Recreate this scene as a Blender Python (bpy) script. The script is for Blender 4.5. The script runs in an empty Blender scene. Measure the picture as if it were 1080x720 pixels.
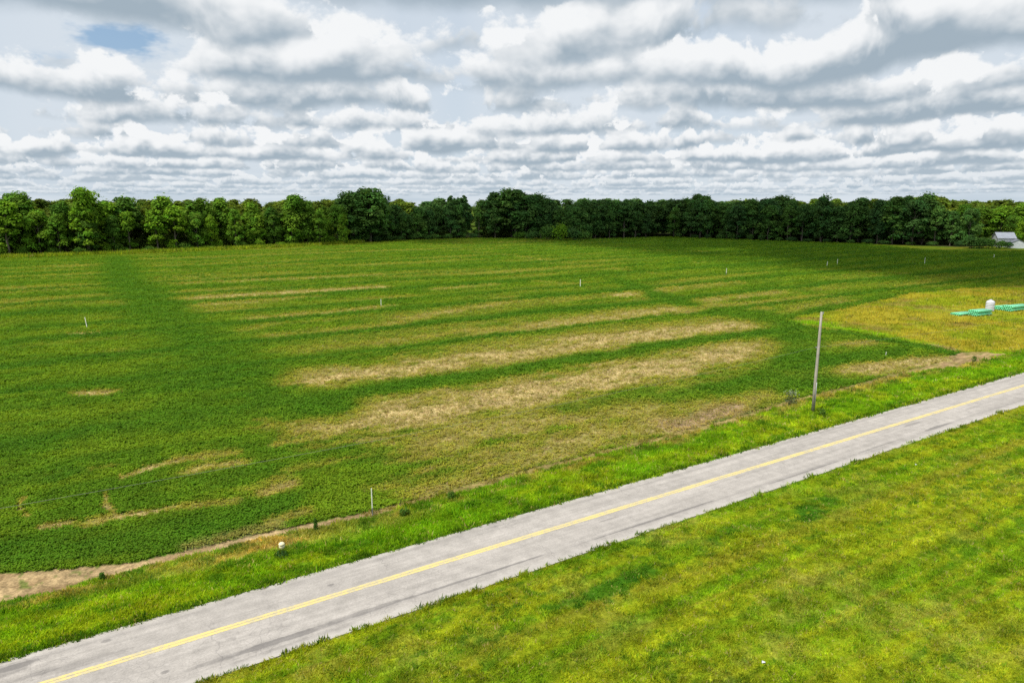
import bpy, math, random
import numpy as np
from mathutils import Vector

random.seed(7)
RNG = np.random.default_rng(11)
S = bpy.context.scene
COL = S.collection
R = math.radians

# ------------------------------------------------------------------ camera
F, PITCH, CAM_H = 720.0, R(11.3), 20.0
cd = bpy.data.cameras.new('camera'); cam = bpy.data.objects.new('camera', cd); COL.objects.link(cam)
cam.location = (0, 0, CAM_H); cam.rotation_euler = (R(90) - PITCH, 0, 0)
cd.sensor_width = 36; cd.lens = 24; cd.clip_end = 30000; cd.clip_start = .5
S.camera = cam

def at(u, v, z=0.0):
    """photograph pixel -> the spot of ground (or height z) it shows"""
    a = (v - 360) / F
    fw = math.cos(PITCH) - a * math.sin(PITCH); dn = math.sin(PITCH) + a * math.cos(PITCH)
    t = (CAM_H - z) / dn
    return np.array([(u - 540) / F * t, fw * t])

def top_z(u, v, Y):
    """height at depth Y that shows at row v"""
    a = (v - 360) / F
    return CAM_H - Y * (math.sin(PITCH) + a * math.cos(PITCH)) / (math.cos(PITCH) - a * math.sin(PITCH))

# road frame: s along, n across (away from the camera)
RA = R(32.2)
ES = np.array([math.cos(RA), math.sin(RA)]); EN = np.array([-math.sin(RA), math.cos(RA)])
def sn(x, y): return x * ES[0] + y * ES[1], x * EN[0] + y * EN[1]
def xy(s, n): return s * ES[0] + n * EN[0], s * ES[1] + n * EN[1]
N_NEAR, N_FAR, N_MID = 28.85, 35.12, 32.15

# ------------------------------------------------------------------ numpy noise
def _hash(ix, iy, seed):
    h = (ix.astype(np.int64) * 374761393 + iy.astype(np.int64) * 668265263 + seed * 1442695041) & 0xffffffff
    h = ((h ^ (h >> 13)) * 1274126177) & 0xffffffff
    return ((h ^ (h >> 16)) & 0xffff) / 65535.0
def vnoise(x, y, seed=0):
    ix = np.floor(x); iy = np.floor(y); fx = x - ix; fy = y - iy
    fx = fx * fx * (3 - 2 * fx); fy = fy * fy * (3 - 2 * fy)
    a = _hash(ix, iy, seed); b = _hash(ix + 1, iy, seed); c = _hash(ix, iy + 1, seed); d = _hash(ix + 1, iy + 1, seed)
    return a + (b - a) * fx + (c - a) * fy + (a - b - c + d) * fx * fy
def fbm(x, y, seed=0, octv=4, gain=.5):
    t = np.zeros_like(x); amp = 1.0; tot = 0
    for k in range(octv):
        t += amp * vnoise(x * 2 ** k + 17.3 * k, y * 2 ** k - 9.1 * k, seed + k); tot += amp; amp *= gain
    return t / tot
def sstep(a, b, x):
    t = np.clip((x - a) / (b - a), 0, 1); return t * t * (3 - 2 * t)
def seg_dist(x, y, a, b):
    ax, ay = a; bx, by = b; dx, dy = bx - ax, by - ay
    t = np.clip(((x - ax) * dx + (y - ay) * dy) / (dx * dx + dy * dy + 1e-9), 0, 1)
    return np.hypot(x - ax - t * dx, y - ay - t * dy)
def inside(x, y, poly):
    r = np.zeros(x.shape, bool); n = len(poly)
    for i in range(n):
        x1, y1 = poly[i]; x2, y2 = poly[(i + 1) % n]
        c = ((y1 > y) != (y2 > y)) & (x < (x2 - x1) * (y - y1) / (y2 - y1 + 1e-12) + x1)
        r ^= c
    return r

# ------------------------------------------------------------------ the map of the place (all on the ground, in metres)
def line_sn(px):
    p = np.array([sn(*at(*q)) for q in px]); o = np.argsort(p[:, 0]); return p[o, 0], p[o, 1]
CROP_EDGE = line_sn([(-60, 617), (0, 605), (60, 600), (110, 596), (150, 591), (200, 580), (262, 565), (330, 551), (393, 538), (450, 524), (540, 499),
                     (620, 479), (700, 460), (760, 444), (834, 422), (900, 406), (960, 390), (1010, 379), (1025, 374)])
GRASS_EDGE = line_sn([(-60, 648), (0, 634), (60, 623), (110, 608), (150, 597), (200, 586), (262, 570), (330, 556), (393, 543), (450, 528), (540, 503),
                      (620, 483), (700, 464), (760, 448), (834, 425), (900, 409), (960, 393), (1010, 386), (1050, 375), (1090, 366)])
def ncrop(s): return np.interp(s, *CROP_EDGE)
def ngrass(s): return np.interp(s, *GRASS_EDGE) - .12
MEADOW = [tuple(at(*q)) for q in [(1055, 374), (1036, 371), (1012, 371), (990, 366), (940, 358), (890, 350), (850, 344), (829, 339), (838, 334), (868, 329),
                                  (915, 319), (965, 309), (1015, 304.5), (1080, 301.5)]] + [(330, 285), (330, 250), (200, 158)]
BANDS = [54.9, 70.1, 89.6, 105.3, 124, 136.5, 155, 171, 184.5, 200, 216, 231, 247, 263, 280, 297, 315]
WOOD = [(-420, 60), (-300, 172), (-197, 265), (-165, 286), (-130, 316), (-107, 338), (-86, 364), (-65, 391), (-23, 421), (10, 418), (46, 408), (96, 436),
        (130, 405), (164, 373), (200, 347), (216, 333), (232, 336), (262, 372), (330, 400), (520, 420)]
WX = np.array([p[0] for p in WOOD]); WY = np.array([p[1] for p in WOOD])
def wood_y(x): return np.interp(x, WX, WY)

TAN = [  # stressed crop: (u1,v1,u2,v2, half width m, strength)
 (330,401,470,385,4.6,.9),(470,384,620,365,5.4,.85),(620,361,800,342,5.2,.9),
 (345,452,470,433,4.5,.75),(420,440,560,416,6.5,.95),(560,414,700,388,6,.95),(700,386,830,365,6,.85),(470,456,640,426,6,.66),(640,424,790,398,4,.4),
 (530,485,720,440,4,.62),(440,515,560,482,2.5,.55),(690,440,800,418,3,.55),(720,446,775,430,1.6,.95),(360,465,450,452,1.2,.5),
 (400,362,500,348,3,.5),(500,350,620,338,4,.55),(560,345,720,325,4.5,.7),(290,356,420,342,3,.62),(270,372,330,372,2,.3),
 (430,336,540,318,3,.6),(655,312,692,306,4,.75),(690,304,770,298,4,.65),(735,316,815,308,4,.7),(720,330,760,322,3,.6),(770,330,800,325,3,.5),
 (180,316,400,303,3,.85),(200,322,330,312,3,.8),(150,288,300,282,2.5,.6),(190,299,400,290,2.5,.65),(150,294,290,288,2,.5),(160,281,330,275,2.5,.45),(460,305,520,300,1.6,.7),(270,336,400,325,2.4,.65),
 (480,322,540,314,2.2,.6),(400,292,520,286,3,.5),(240,352,290,341,2,.35),(230,344,280,338,2,.3),
 (118,318,150,323,3,.4),(130,352,158,350,1.8,.6),(118,372,170,373,2.5,.35),(168,373,195,371,1.6,.62),(84,415,116,414,.9,.75),(60,300,110,296,3,.22),
 (130,504,160,493,.38,.9),(160,493,190,485,.38,.85),(190,484,245,478,.9,.6),(200,498,218,491,.8,.95),(235,491,252,489,.8,.85),
 (112,521,112,534,.17,.7),(112,534,124,545,.18,.7),(124,546,150,541,.3,.8),(150,541,185,535,.4,.8),(185,536,245,529,.6,.5),
 (24,527,21,536,.18,.8),(21,536,30,546,.18,.8),(48,556,74,552,.35,.8),(95,552,108,548,.6,.7),(280,520,305,512,.8,.85),(284,549,320,540,.6,.65),
 (290,470,302,466,.7,.6),(325,462,352,452,1,.6),(262,516,300,505,1,.4),(300,498,350,487,.8,.35),(0,508,120,492,.4,.35),
 (840,396,930,386,2.8,.85),(930,386,1005,379,2.4,.8),(872,365,932,361,2,.6),(820,322,862,318,2,.3),(1000,384,1024,377,.9,1),
 (500,266,540,269.5,2,.45),(540,269.5,615,280,1.8,.5),(615,280,700,290,1.8,.4),(730,277.5,770,274.5,1.6,.6),(545,296,605,299.5,1.4,.5),
 (74,352,100,351,.6,1),(386,324,418,322,.7,.9),(60,281,110,281.5,1.5,.5),(230,276,300,274,2,.4),(330,272,370,268,2,.3),
 (640,264,760,266,2,.45),(870,285,1000,291,2,.4),(1000,291,1080,296,2,.35),(560,286,660,283,2,.45),(0,284,110,281,2,.35),(0,296,120,292,2,.35),(420,272,560,276,2,.4)]
LUSH = [(122,272,130,296,5,.8),(130,296,172,324,5.5,.8),(165,326,222,372,5.5,.75),(222,372,240,402,6,.8),(282,421,345,431,3,.9),(240,402,285,420,4,.6),
 (650,295,722,322,3,.8),(770,328,860,350,5,.75),(836,345,850,402,4,.8),(856,384,945,370,2.2,.9),(868,347,1012,374,1.5,1),(0,592,200,566,2.2,.9),
 (200,566,300,534,1.3,.7),(200,508,280,494,1.1,.7),(0,505,60,498,1,.6),(60,505,75,499,.8,.9),(832,346,870,327,2.5,.8),(870,327,960,311,2.5,.7),(600,432,680,416,2,.5),(755,412,820,396,2.4,.8),
 (740,412,700,420,2,.5),(560,500,740,456,.9,.6)]
def strokes(x, y, L, soft=.9, wob=None):
    r = np.zeros_like(x)
    for (u1, v1, u2, v2, w, k) in L:
        d = seg_dist(x, y, at(u1, v1), at(u2, v2)) / w
        if wob is not None: d = d + wob
        r = np.maximum(r, k * (1 - sstep(1 - soft * .6, 1 + soft * .6, d)))
    return r

Z_LAWN, Z_ROAD, Z_VERGE, Z_SOIL, Z_FIELD, Z_MEADOW, Z_WOODS, Z_YARD = range(8)
def lerp(a, b, t): return a + (b - a) * t[:, None]
C = lambda *v: np.array(v, float)

def survey(x, y):
    """zone, colour (linear albedo) and crop stress of ground points"""
    s, n = sn(x, y); m = len(x)
    jn = (fbm(s / 1.3, n / 1.3, 91, 3) - .5) * .7
    jbig = (fbm(s / 6, n / 6, 95, 3) - .5) * 2
    zone = np.full(m, Z_LAWN)
    zone[n > N_NEAR] = Z_ROAD; zone[n > N_FAR] = Z_VERGE
    zone[n > ngrass(s) + jn] = Z_SOIL
    zone[n > np.maximum(ncrop(s), ngrass(s) + .05) + jn * .55] = Z_FIELD
    smax = CROP_EDGE[0][-1]
    far = n > N_FAR + 1
    zone[(zone == Z_FIELD) & (s > smax + 1.5 + jn) & (n < 52)] = Z_SOIL
    jx = jbig * 2.6 + (fbm(x / 2.2, y / 2.2, 97, 3) - .5) * 3
    zone[inside(x + jx, y + jn * 1.5, MEADOW) & (n > ngrass(s) + jn)] = Z_MEADOW
    zone[(zone == Z_SOIL) & (s > smax + 9 + jbig * 5)] = Z_MEADOW
    bare = np.maximum(1 - seg_dist(x, y, at(1024, 379), at(1040, 375.5)) / 2.6 + jn * .8, 1 - seg_dist(x, y, at(1040, 375.5), at(1052, 374.5)) / 1.4 + jn)
    zone[(bare > 0) & (n > ngrass(s) - .3)] = Z_SOIL
    yd = wood_y(x) - y
    zone[(zone == Z_FIELD) & (x < -84) & (yd < 7 + jbig)] = Z_YARD
    zone[(x > 186) & (y > 304 - (x - 186) * .06) & (x < 420)] = Z_YARD
    zone[yd < 0] = Z_WOODS
    col = np.zeros((m, 3))
    # --- lawn
    st = .6 * fbm(s / 14, n / .9, 3, 4) + .4 * fbm(s / 30, n / .45, 4, 3); pt = fbm(s / 5, n / 2.6, 5, 4); fine = fbm(s / .7, n / .6, 8, 3)
    # --- verge share
    g = lerp(np.tile(C(.115, .195, .006), (m, 1)), C(.205, .235, .010), sstep(.36, .60, .66 * st + .10 * pt + .24 * fine))
    g = lerp(g, C(.042, .115, .007), sstep(.56, .66, .55 * fbm(s / 3.2, n / 1.0, 21, 4, .7) + .45 * fine) * .32)
    g *= (.74 + .52 * fbm(s / .42, n / .36, 27, 2))[:, None]
    g = lerp(g, C(.24, .22, .05), sstep(.58, .74, fbm(s / 3.4, n / 1.8, 33, 4)) * (.25 + .6 * sstep(20, 4, n)))
    mow = .5 + .5 * np.sin(n * 2 * math.pi / 1.55 + 1.2 * (fbm(s / 18, n * 0 + .3, 37, 2) - .5)); g = g * (1 + .16 * (mow - .5) * sstep(27.5, 25, n))[:, None]
    g = lerp(g, C(.215, .215, .02), sstep(.62, .72, fbm(s / 16, n / .35, 39, 3)) * .6)
    spots = sstep(.57, .66, fbm(s / .7, n / .42, 29, 3)) * sstep(.38, .6, fbm(s / 7, n / 2.5, 31, 3))
    g = lerp(g, C(.042, .12, .008), spots * .6)
    dryp = strokes(x, y, [(700, 560, 730, 545, 1.0, .7), (820, 640, 850, 610, .9, .9), (880, 650, 900, 620, .8, .8), (800, 690, 835, 680, .7, .8), (930, 655, 1000, 640, 1.0, .7), (770, 720, 800, 700, .8, .6), (400, 700, 416, 694, .35, .9), (318, 712, 330, 705, .3, .9), (325, 693, 345, 684, .3, .6), (990, 700, 1080, 670, 1.2, .6)], 1.6, (fine - .5) * 2.4)
    g = lerp(g, C(.26, .245, .05), .6 * dryp * sstep(.3, .6, fbm(s / .9, n / .8, 35, 3)))
    # mown swath edge running beside the road
    g = lerp(g, C(.19, .185, .02), np.exp(-((n - 24.0 - .5 * jbig) / .5) ** 2) * .5)
    for (u, v, ru) in [(640, 622, 2.2), (590, 640, 1.6), (668, 608, 1.8), (860, 535, 2.6), (850, 545, 2), (545, 640, .8)]:
        px, py = at(u, v); d = np.hypot(((x - px) * ES[0] + (y - py) * ES[1]) / ru, ((x - px) * EN[0] + (y - py) * EN[1]) / (ru * .38)) + jn * 1.3 + (fine - .5) * 1.5
        g = lerp(g, C(.035, .11, .007), (1 - sstep(.5, 1.0, d)) * .8)
    col[:] = g
    v = lerp(np.tile(C(.105, .195, .005), (m, 1)), C(.19, .225, .008), sstep(.4, .66, .35 * st + .65 * pt) * .8)
    edge = sstep(2.4, .2, ngrass(s) - n)
    dry = sstep(.42, .62, fbm(s / 2.2, n / .8, 44, 3)); dryw = sstep(2.9, 1.4, ngrass(s) - n + jn) * np.exp(-((s - 8.5) / 7) ** 2)
    v = lerp(v, C(.26, .20, .055), np.maximum(edge * dry * .8, dryw * (.55 + .45 * dry)))
    v *= (.78 + .44 * fbm(s / .6, n / .5, 48, 2))[:, None]
    v = lerp(v, C(.05, .125, .006), sstep(.62, .7, fbm(s / 1.5, n / .9, 46, 3)) * .7)
    k = zone == Z_VERGE; col[k] = v[k]
    k = zone == Z_ROAD; col[k] = C(.20, .185, .16)
    so = lerp(np.tile(C(.34, .245, .125), (m, 1)), C(.235, .16, .08), sstep(.35, .7, fbm(s / 2, n / .6, 51, 4)))
    so = lerp(so, C(.20, .165, .05), sstep(.5, .62, fbm(s / 1.1, n / .7, 53, 3)) * sstep(12, 20, s) * .7)
    so = lerp(so, C(.23, .185, .06), sstep(13, 20, s) * sstep(92, 84, s) * .7); so *= (.72 + .56 * fbm(s / .35, n / .3, 57, 2))[:, None]
    so = lerp(so, C(.06, .12, .012), sstep(.72, .78, fbm(s / .5, n / .4, 59, 2)) * .7)
    k = zone == Z_SOIL; col[k] = so[k]
    # --- soybeans
    wob = (fbm(s / 3.2, n / 1.3, 61, 5, .65) - .5) * 2.6
    tan = strokes(x, y, TAN, 1.7, wob)
    lush = strokes(x, y, LUSH, 1.2, wob * .7)
    band = np.zeros(m)
    wav = (fbm(s / 22, n * 0 + .5, 65, 3) - .5) * 5
    for i, b in enumerate(BANDS):
        w = 2.3 + .9 * math.sin(i * 2.3)
        band = np.maximum(band, np.exp(-((n + wav - b) / w) ** 2) * (.35 if i == 0 else 1))
    patch = sstep(.40, .66, fbm(s / 26 + 3, n / 7, 71, 4))
    depthf = sstep(45, 75, n)
    leftq = sstep(-8, -34, x + (y - 60) * .33) * sstep(135, 75, y)
    streak = sstep(.38, .62, fbm(s / 60, n / 3.2, 73, 4))
    base = (.22 * patch + .16 * streak + .04) * depthf * (1 - .75 * leftq) * (1 - .7 * sstep(165, 260, y) * sstep(10, 90, x))
    stress = np.maximum(tan, base) * (1 - .82 * band) * (1 - lush)
    stress *= .52 + .96 * fbm(s / 1.5, n / .6, 77, 4, .7)
    stress = np.clip(stress, 0, 1)
    gr = lerp(np.tile(C(.054, .120, .008), (m, 1)), C(.085, .150, .010), sstep(.35, .65, fbm(s / 7, n / 2.2, 81, 4)))
    gr = lerp(gr, C(.034, .100, .008), np.clip(np.maximum(lush, band * depthf) , 0, 1) * .8)
    f = lerp(gr, C(.165, .175, .030), sstep(.08, .5, stress))
    f = lerp(f, C(.40, .31, .135), sstep(.42, .95, stress))
    red = strokes(x, y, [(715, 448, 775, 431, 1.6, .9), (290, 556, 200, 578, .5, .5)], 1.5, wob)
    f = lerp(f, C(.26, .175, .12), red * .8)
    k = zone == Z_FIELD; col[k] = f[k]
    # --- hay meadow
    me = lerp(np.tile(C(.20, .235, .014), (m, 1)), C(.268, .24, .024), sstep(.35, .62, fbm(x / 9, y / 7, 111, 4)))
    me = lerp(me, C(.16, .195, .012), sstep(.58, .72, fbm(x / 7 + 9, y / 8, 113, 4)) * .8)
    me = lerp(me, C(.21, .15, .055), sstep(.58, .74, fbm(x / 6 - 9, y / 5, 115, 4)) * .6)
    lim = strokes(x, y, [(832, 339, 866, 341, 2.2, 1), (866, 343, 930, 353, 1.3, 1), (930, 354, 985, 364, 1.1, .75), (1005, 376, 1080, 372, 1.5, .8)], 1.5)
    me = lerp(me, C(.15, .28, .006), lim * .95)
    me = lerp(me, C(.27, .22, .12), strokes(x, y, [(985, 364, 1006, 369, .6, .8), (975, 363, 990, 366, .4, .7)], 1.2))
    k = zone == Z_MEADOW; col[k] = me[k]
    yl = lerp(np.tile(C(.10, .17, .012), (m, 1)), C(.20, .19, .02), sstep(.35, .65, fbm(x / 8, y / 3, 121, 4)) * .8)
    k = (zone == Z_YARD); col[k] = yl[k]
    k = zone == Z_WOODS; col[k] = C(.045, .05, .02)
    return zone, col, stress, lush, s, n

# ------------------------------------------------------------------ mesh and object helpers
def np_mesh(name, V, P, k, colors=None, smooth=False, domain='FACE'):
    """V (nv,3), P flat vertex indices of polygons with k corners each"""
    me = bpy.data.meshes.new(name); nf = len(P) // k
    me.vertices.add(len(V)); me.vertices.foreach_set('co', np.ascontiguousarray(V, np.float32).ravel())
    me.loops.add(len(P)); me.loops.foreach_set('vertex_index', np.ascontiguousarray(P, np.int32))
    me.polygons.add(nf); me.polygons.foreach_set('loop_start', np.arange(0, nf * k, k, dtype=np.int32))
    me.polygons.foreach_set('use_smooth', np.full(nf, smooth))
    if colors is not None:
        a = me.attributes.new('Col', 'FLOAT_COLOR', domain)
        c4 = np.ones((len(colors), 4), np.float32); c4[:, :3] = colors
        a.data.foreach_set('color', c4.ravel())
    me.update(); return me
def link(name, me, mat=None, parent=None, loc=None):
    o = bpy.data.objects.new(name, me); COL.objects.link(o)
    if mat is not None: me.materials.append(mat)
    if parent is not None: o.parent = parent
    if loc is not None: o.location = loc
    return o
def tag(o, label=None, cat=None, group=None, kind=None):
    if label: o['label'] = label
    if cat: o['category'] = cat
    if group: o['group'] = group
    if kind: o['kind'] = kind
    return o
def empty(name, loc, rz=0, label=None, cat=None, group=None):
    o = bpy.data.objects.new(name, None); COL.objects.link(o); o.location = loc; o.rotation_euler = (0, 0, rz)
    o.empty_display_size = .3
    return tag(o, label, cat, group)
class MB:
    def __init__(self): self.v = []; self.f = []
    def add(self, vs, fs):
        o = len(self.v); self.v += [tuple(map(float, p)) for p in vs]; self.f += [tuple(i + o for i in q) for q in fs]; return self
    def box(self, c, d, rz=0):
        cx, cy, cz = c; dx, dy, dz = d[0] / 2, d[1] / 2, d[2] / 2; ca, sa = math.cos(rz), math.sin(rz); vs = []
        for sx, sy, sz in ((-1,-1,-1),(1,-1,-1),(1,1,-1),(-1,1,-1),(-1,-1,1),(1,-1,1),(1,1,1),(-1,1,1)):
            px, py = sx * dx, sy * dy; vs.append((cx + px * ca - py * sa, cy + px * sa + py * ca, cz + sz * dz))
        return self.add(vs, [(3,2,1,0),(4,5,6,7),(0,1,5,4),(1,2,6,5),(2,3,7,6),(3,0,4,7)])
    def tube(self, path, rad, seg=10, cap=True, inner=None):
        pts = [Vector(p) for p in path]; n = len(pts)
        if not hasattr(rad, '__len__'): rad = [rad] * n
        up = Vector((.13, .21, .97)); rings = []
        for i, p in enumerate(pts):
            d = (pts[min(i + 1, n - 1)] - pts[max(i - 1, 0)]).normalized()
            a = d.cross(up if abs(d.dot(up)) < .98 else Vector((1, 0, 0))).normalized(); b = d.cross(a)
            rings.append([p + (a * math.cos(t) + b * math.sin(t)) * rad[i] for t in [2 * math.pi * j / seg for j in range(seg)]])
        vs = [q for r in rings for q in r]; fs = []
        for i in range(n - 1):
            for j in range(seg):
                k = (j + 1) % seg; fs.append((i * seg + j, i * seg + k, (i + 1) * seg + k, (i + 1) * seg + j))
        if inner is None:
            if cap: fs += [tuple(range(seg - 1, -1, -1)), tuple(range((n - 1) * seg, n * seg))]
        else:
            o = len(vs)
            for i in (0, n - 1):
                vs += [pts[i] + (q - pts[i]) * inner for q in rings[i]]
            for j in range(seg):
                k = (j + 1) % seg
                fs += [(j, o + j, o + k, k), (o + j, o + seg + j, o + seg + k, o + k), ((n - 1) * seg + k, o + seg + k, o + seg + j, (n - 1) * seg + j)]
        return self.add(vs, fs)
    def lathe(self, prof, seg=24, c=(0, 0, 0)):
        vs = [(c[0] + r * math.cos(2 * math.pi * j / seg), c[1] + r * math.sin(2 * math.pi * j / seg), c[2] + z) for r, z in prof for j in range(seg)]; fs = []
        for i in range(len(prof) - 1):
            for j in range(seg):
                k = (j + 1) % seg; fs.append((i * seg + j, i * seg + k, (i + 1) * seg + k, (i + 1) * seg + j))
        fs += [tuple(range(seg - 1, -1, -1)), tuple(range((len(prof) - 1) * seg, len(prof) * seg))]
        return self.add(vs, fs)
    def build(self, name, mat, parent=None, smooth=False, loc=None):
        me = bpy.data.meshes.new(name); me.from_pydata(self.v, [], self.f); me.update()
        if smooth: me.polygons.foreach_set('use_smooth', [True] * len(me.polygons))
        return link(name, me, mat, parent, loc)

# ------------------------------------------------------------------ materials
class NT:
    def __init__(self, tree): self.t = tree; self.n = tree.nodes; self.l = tree.links
    def node(self, typ, **kw):
        q = self.n.new(typ)
        for k, v in kw.items(): setattr(q, k, v)
        return q
    def put(self, sock, v):
        if isinstance(v, bpy.types.NodeSocket): self.l.new(v, sock)
        elif v is not None: sock.default_value = v
    def math(self, op, a, b=None, c=None, clamp=False):
        q = self.node('ShaderNodeMath', operation=op, use_clamp=clamp)
        self.put(q.inputs[0], a); self.put(q.inputs[1], b)
        if c is not None: self.put(q.inputs[2], c)
        return q.outputs[0]
    def vmath(self, op, a, b=None, scale=None):
        q = self.node('ShaderNodeVectorMath', operation=op); self.put(q.inputs[0], a)
        if b is not None: self.put(q.inputs[1], b)
        if scale is not None: self.put(q.inputs[3], scale)
        return q.outputs[1] if op in ('LENGTH', 'DOT_PRODUCT', 'DISTANCE') else q.outputs[0]
    def noise(self, vec, scale, detail=4, rough=.5, dim='3D', lac=2.0, dist=0.0):
        q = self.node('ShaderNodeTexNoise', noise_dimensions=dim); self.put(q.inputs['Vector'], vec)
        self.put(q.inputs['Scale'], scale); self.put(q.inputs['Detail'], detail); self.put(q.inputs['Roughness'], rough); self.put(q.inputs['Lacunarity'], lac)
        self.put(q.inputs['Distortion'], dist)
        return q.outputs[0]
    def smooth(self, x, a, b, lo=0.0, hi=1.0):
        q = self.node('ShaderNodeMapRange', interpolation_type='SMOOTHSTEP')
        self.put(q.inputs[0], x); self.put(q.inputs[1], a); self.put(q.inputs[2], b); self.put(q.inputs[3], lo); self.put(q.inputs[4], hi)
        return q.outputs[0]
    def mix(self, f, a, b, mode='MIX'):
        q = self.node('ShaderNodeMix', data_type='RGBA', blend_type=mode)
        self.put(q.inputs[0], f); self.put(q.inputs[6], a); self.put(q.inputs[7], b); return q.outputs[2]
    def attr(self, name): return self.node('ShaderNodeAttribute', attribute_name=name).outputs[0]
    def pos(self): return self.node('ShaderNodeNewGeometry').outputs[0]
def rgb(*c): return (c[0], c[1], c[2], 1.0)
def material(name):
    m = bpy.data.materials.new(name); m.use_nodes = True; t = NT(m.node_tree); t.n.clear()
    out = t.node('ShaderNodeOutputMaterial'); return m, t, out
def principled(t, out, col, rough=.8, spec=.25, bump=None, bstr=.5, bdist=.05, metal=0.0):
    b = t.node('ShaderNodeBsdfPrincipled'); t.put(b.inputs['Base Color'], col); t.put(b.inputs['Roughness'], rough)
    t.put(b.inputs['Specular IOR Level'], spec); t.put(b.inputs['Metallic'], metal)
    if bump is not None:
        q = t.node('ShaderNodeBump'); q.inputs['Strength'].default_value = bstr; q.inputs['Distance'].default_value = bdist
        t.put(q.inputs['Height'], bump); t.l.new(q.outputs[0], b.inputs['Normal'])
    t.l.new(b.outputs[0], out.inputs[0]); return b

def mat_ground():
    m, t, out = material('ground_cover'); p = t.pos(); c = t.attr('Col')
    n1 = t.noise(p, 2.4, 4, .65); n2 = t.noise(p, .35, 4, .6); n3 = t.noise(p, 9.0, 2, .6)
    k = t.math('MULTIPLY', t.smooth(n1, .25, .75, .62, 1.38), t.smooth(n2, .3, .7, .82, 1.18))
    k = t.math('MULTIPLY', k, t.smooth(n3, .25, .75, .75, 1.25))
    col = t.vmath('SCALE', c, scale=k)
    principled(t, out, col, 1.0, 0.0, n1, .5, .12); return m
def mat_far():
    m, t, out = material('far_grass'); p = t.pos()
    n = t.noise(p, .02, 5, .6); n2 = t.noise(p, .6, 3, .6)
    col = t.mix(t.smooth(n, .35, .65), rgb(.06, .12, .012), rgb(.13, .15, .03))
    col = t.mix(t.smooth(n2, .3, .7, 0, .4), col, rgb(.04, .07, .01)); principled(t, out, col, 1.0, 0.0); return m
def mat_leaf(name, trans=.35, var=.25, attr=True, tint=None, rough=.75, spec=.08):
    m, t, out = material(name)
    c = t.attr('Col') if attr else None
    oi = t.node('ShaderNodeObjectInfo')
    if tint:
        f = t.math('FRACT', t.math('MULTIPLY', oi.outputs['Random'], 7.31))
        tc = t.mix(oi.outputs['Random'], tint[0], tint[1])
        c = t.mix(1.0, c, tc, 'MULTIPLY')
    n = t.noise(t.pos(), .45, 2, .5)
    c = t.vmath('SCALE', c, scale=t.smooth(n, .3, .7, 1 - var, 1 + var))
    d = t.node('ShaderNodeBsdfPrincipled'); t.put(d.inputs['Base Color'], c); t.put(d.inputs['Roughness'], rough); t.put(d.inputs['Specular IOR Level'], spec)
    tr = t.node('ShaderNodeBsdfTranslucent'); t.put(tr.inputs[0], t.mix(1.0, c, rgb(1.5, 1.35, .6), 'MULTIPLY'))
    mx = t.node('ShaderNodeMixShader'); mx.inputs[0].default_value = trans
    t.l.new(d.outputs[0], mx.inputs[1]); t.l.new(tr.outputs[0], mx.inputs[2]); t.l.new(mx.outputs[0], out.inputs[0]); return m
def mat_plain(name, col, rough=.6, spec=.3, metal=0.0, var=.12, scale=3.0, bump=0.0):
    m, t, out = material(name); g = t.node('ShaderNodeTexCoord').outputs['Object']; n = t.noise(g, scale, 4, .6)
    c = t.mix(t.smooth(n, .3, .7), rgb(*[q * (1 - var) for q in col]), rgb(*[min(1, q * (1 + var)) for q in col]))
    principled(t, out, c, rough, spec, n if bump else None, bump, .02, metal); return m
def mat_wood(name, a, b, stretch=.05):
    m, t, out = material(name); g = t.node('ShaderNodeTexCoord').outputs['Object']
    mp = t.node('ShaderNodeMapping'); t.l.new(g, mp.inputs[0]); mp.inputs['Scale'].default_value = (9, 9, 9 * stretch)
    n = t.noise(mp.outputs[0], 2.2, 5, .65); n2 = t.noise(g, .9, 3, .6)
    c = t.mix(t.smooth(n, .3, .7), rgb(*a), rgb(*b)); c = t.vmath('SCALE', c, scale=t.smooth(n2, .3, .7, .8, 1.15))
    principled(t, out, c, .85, .15, n, .5, .01); return m

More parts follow.
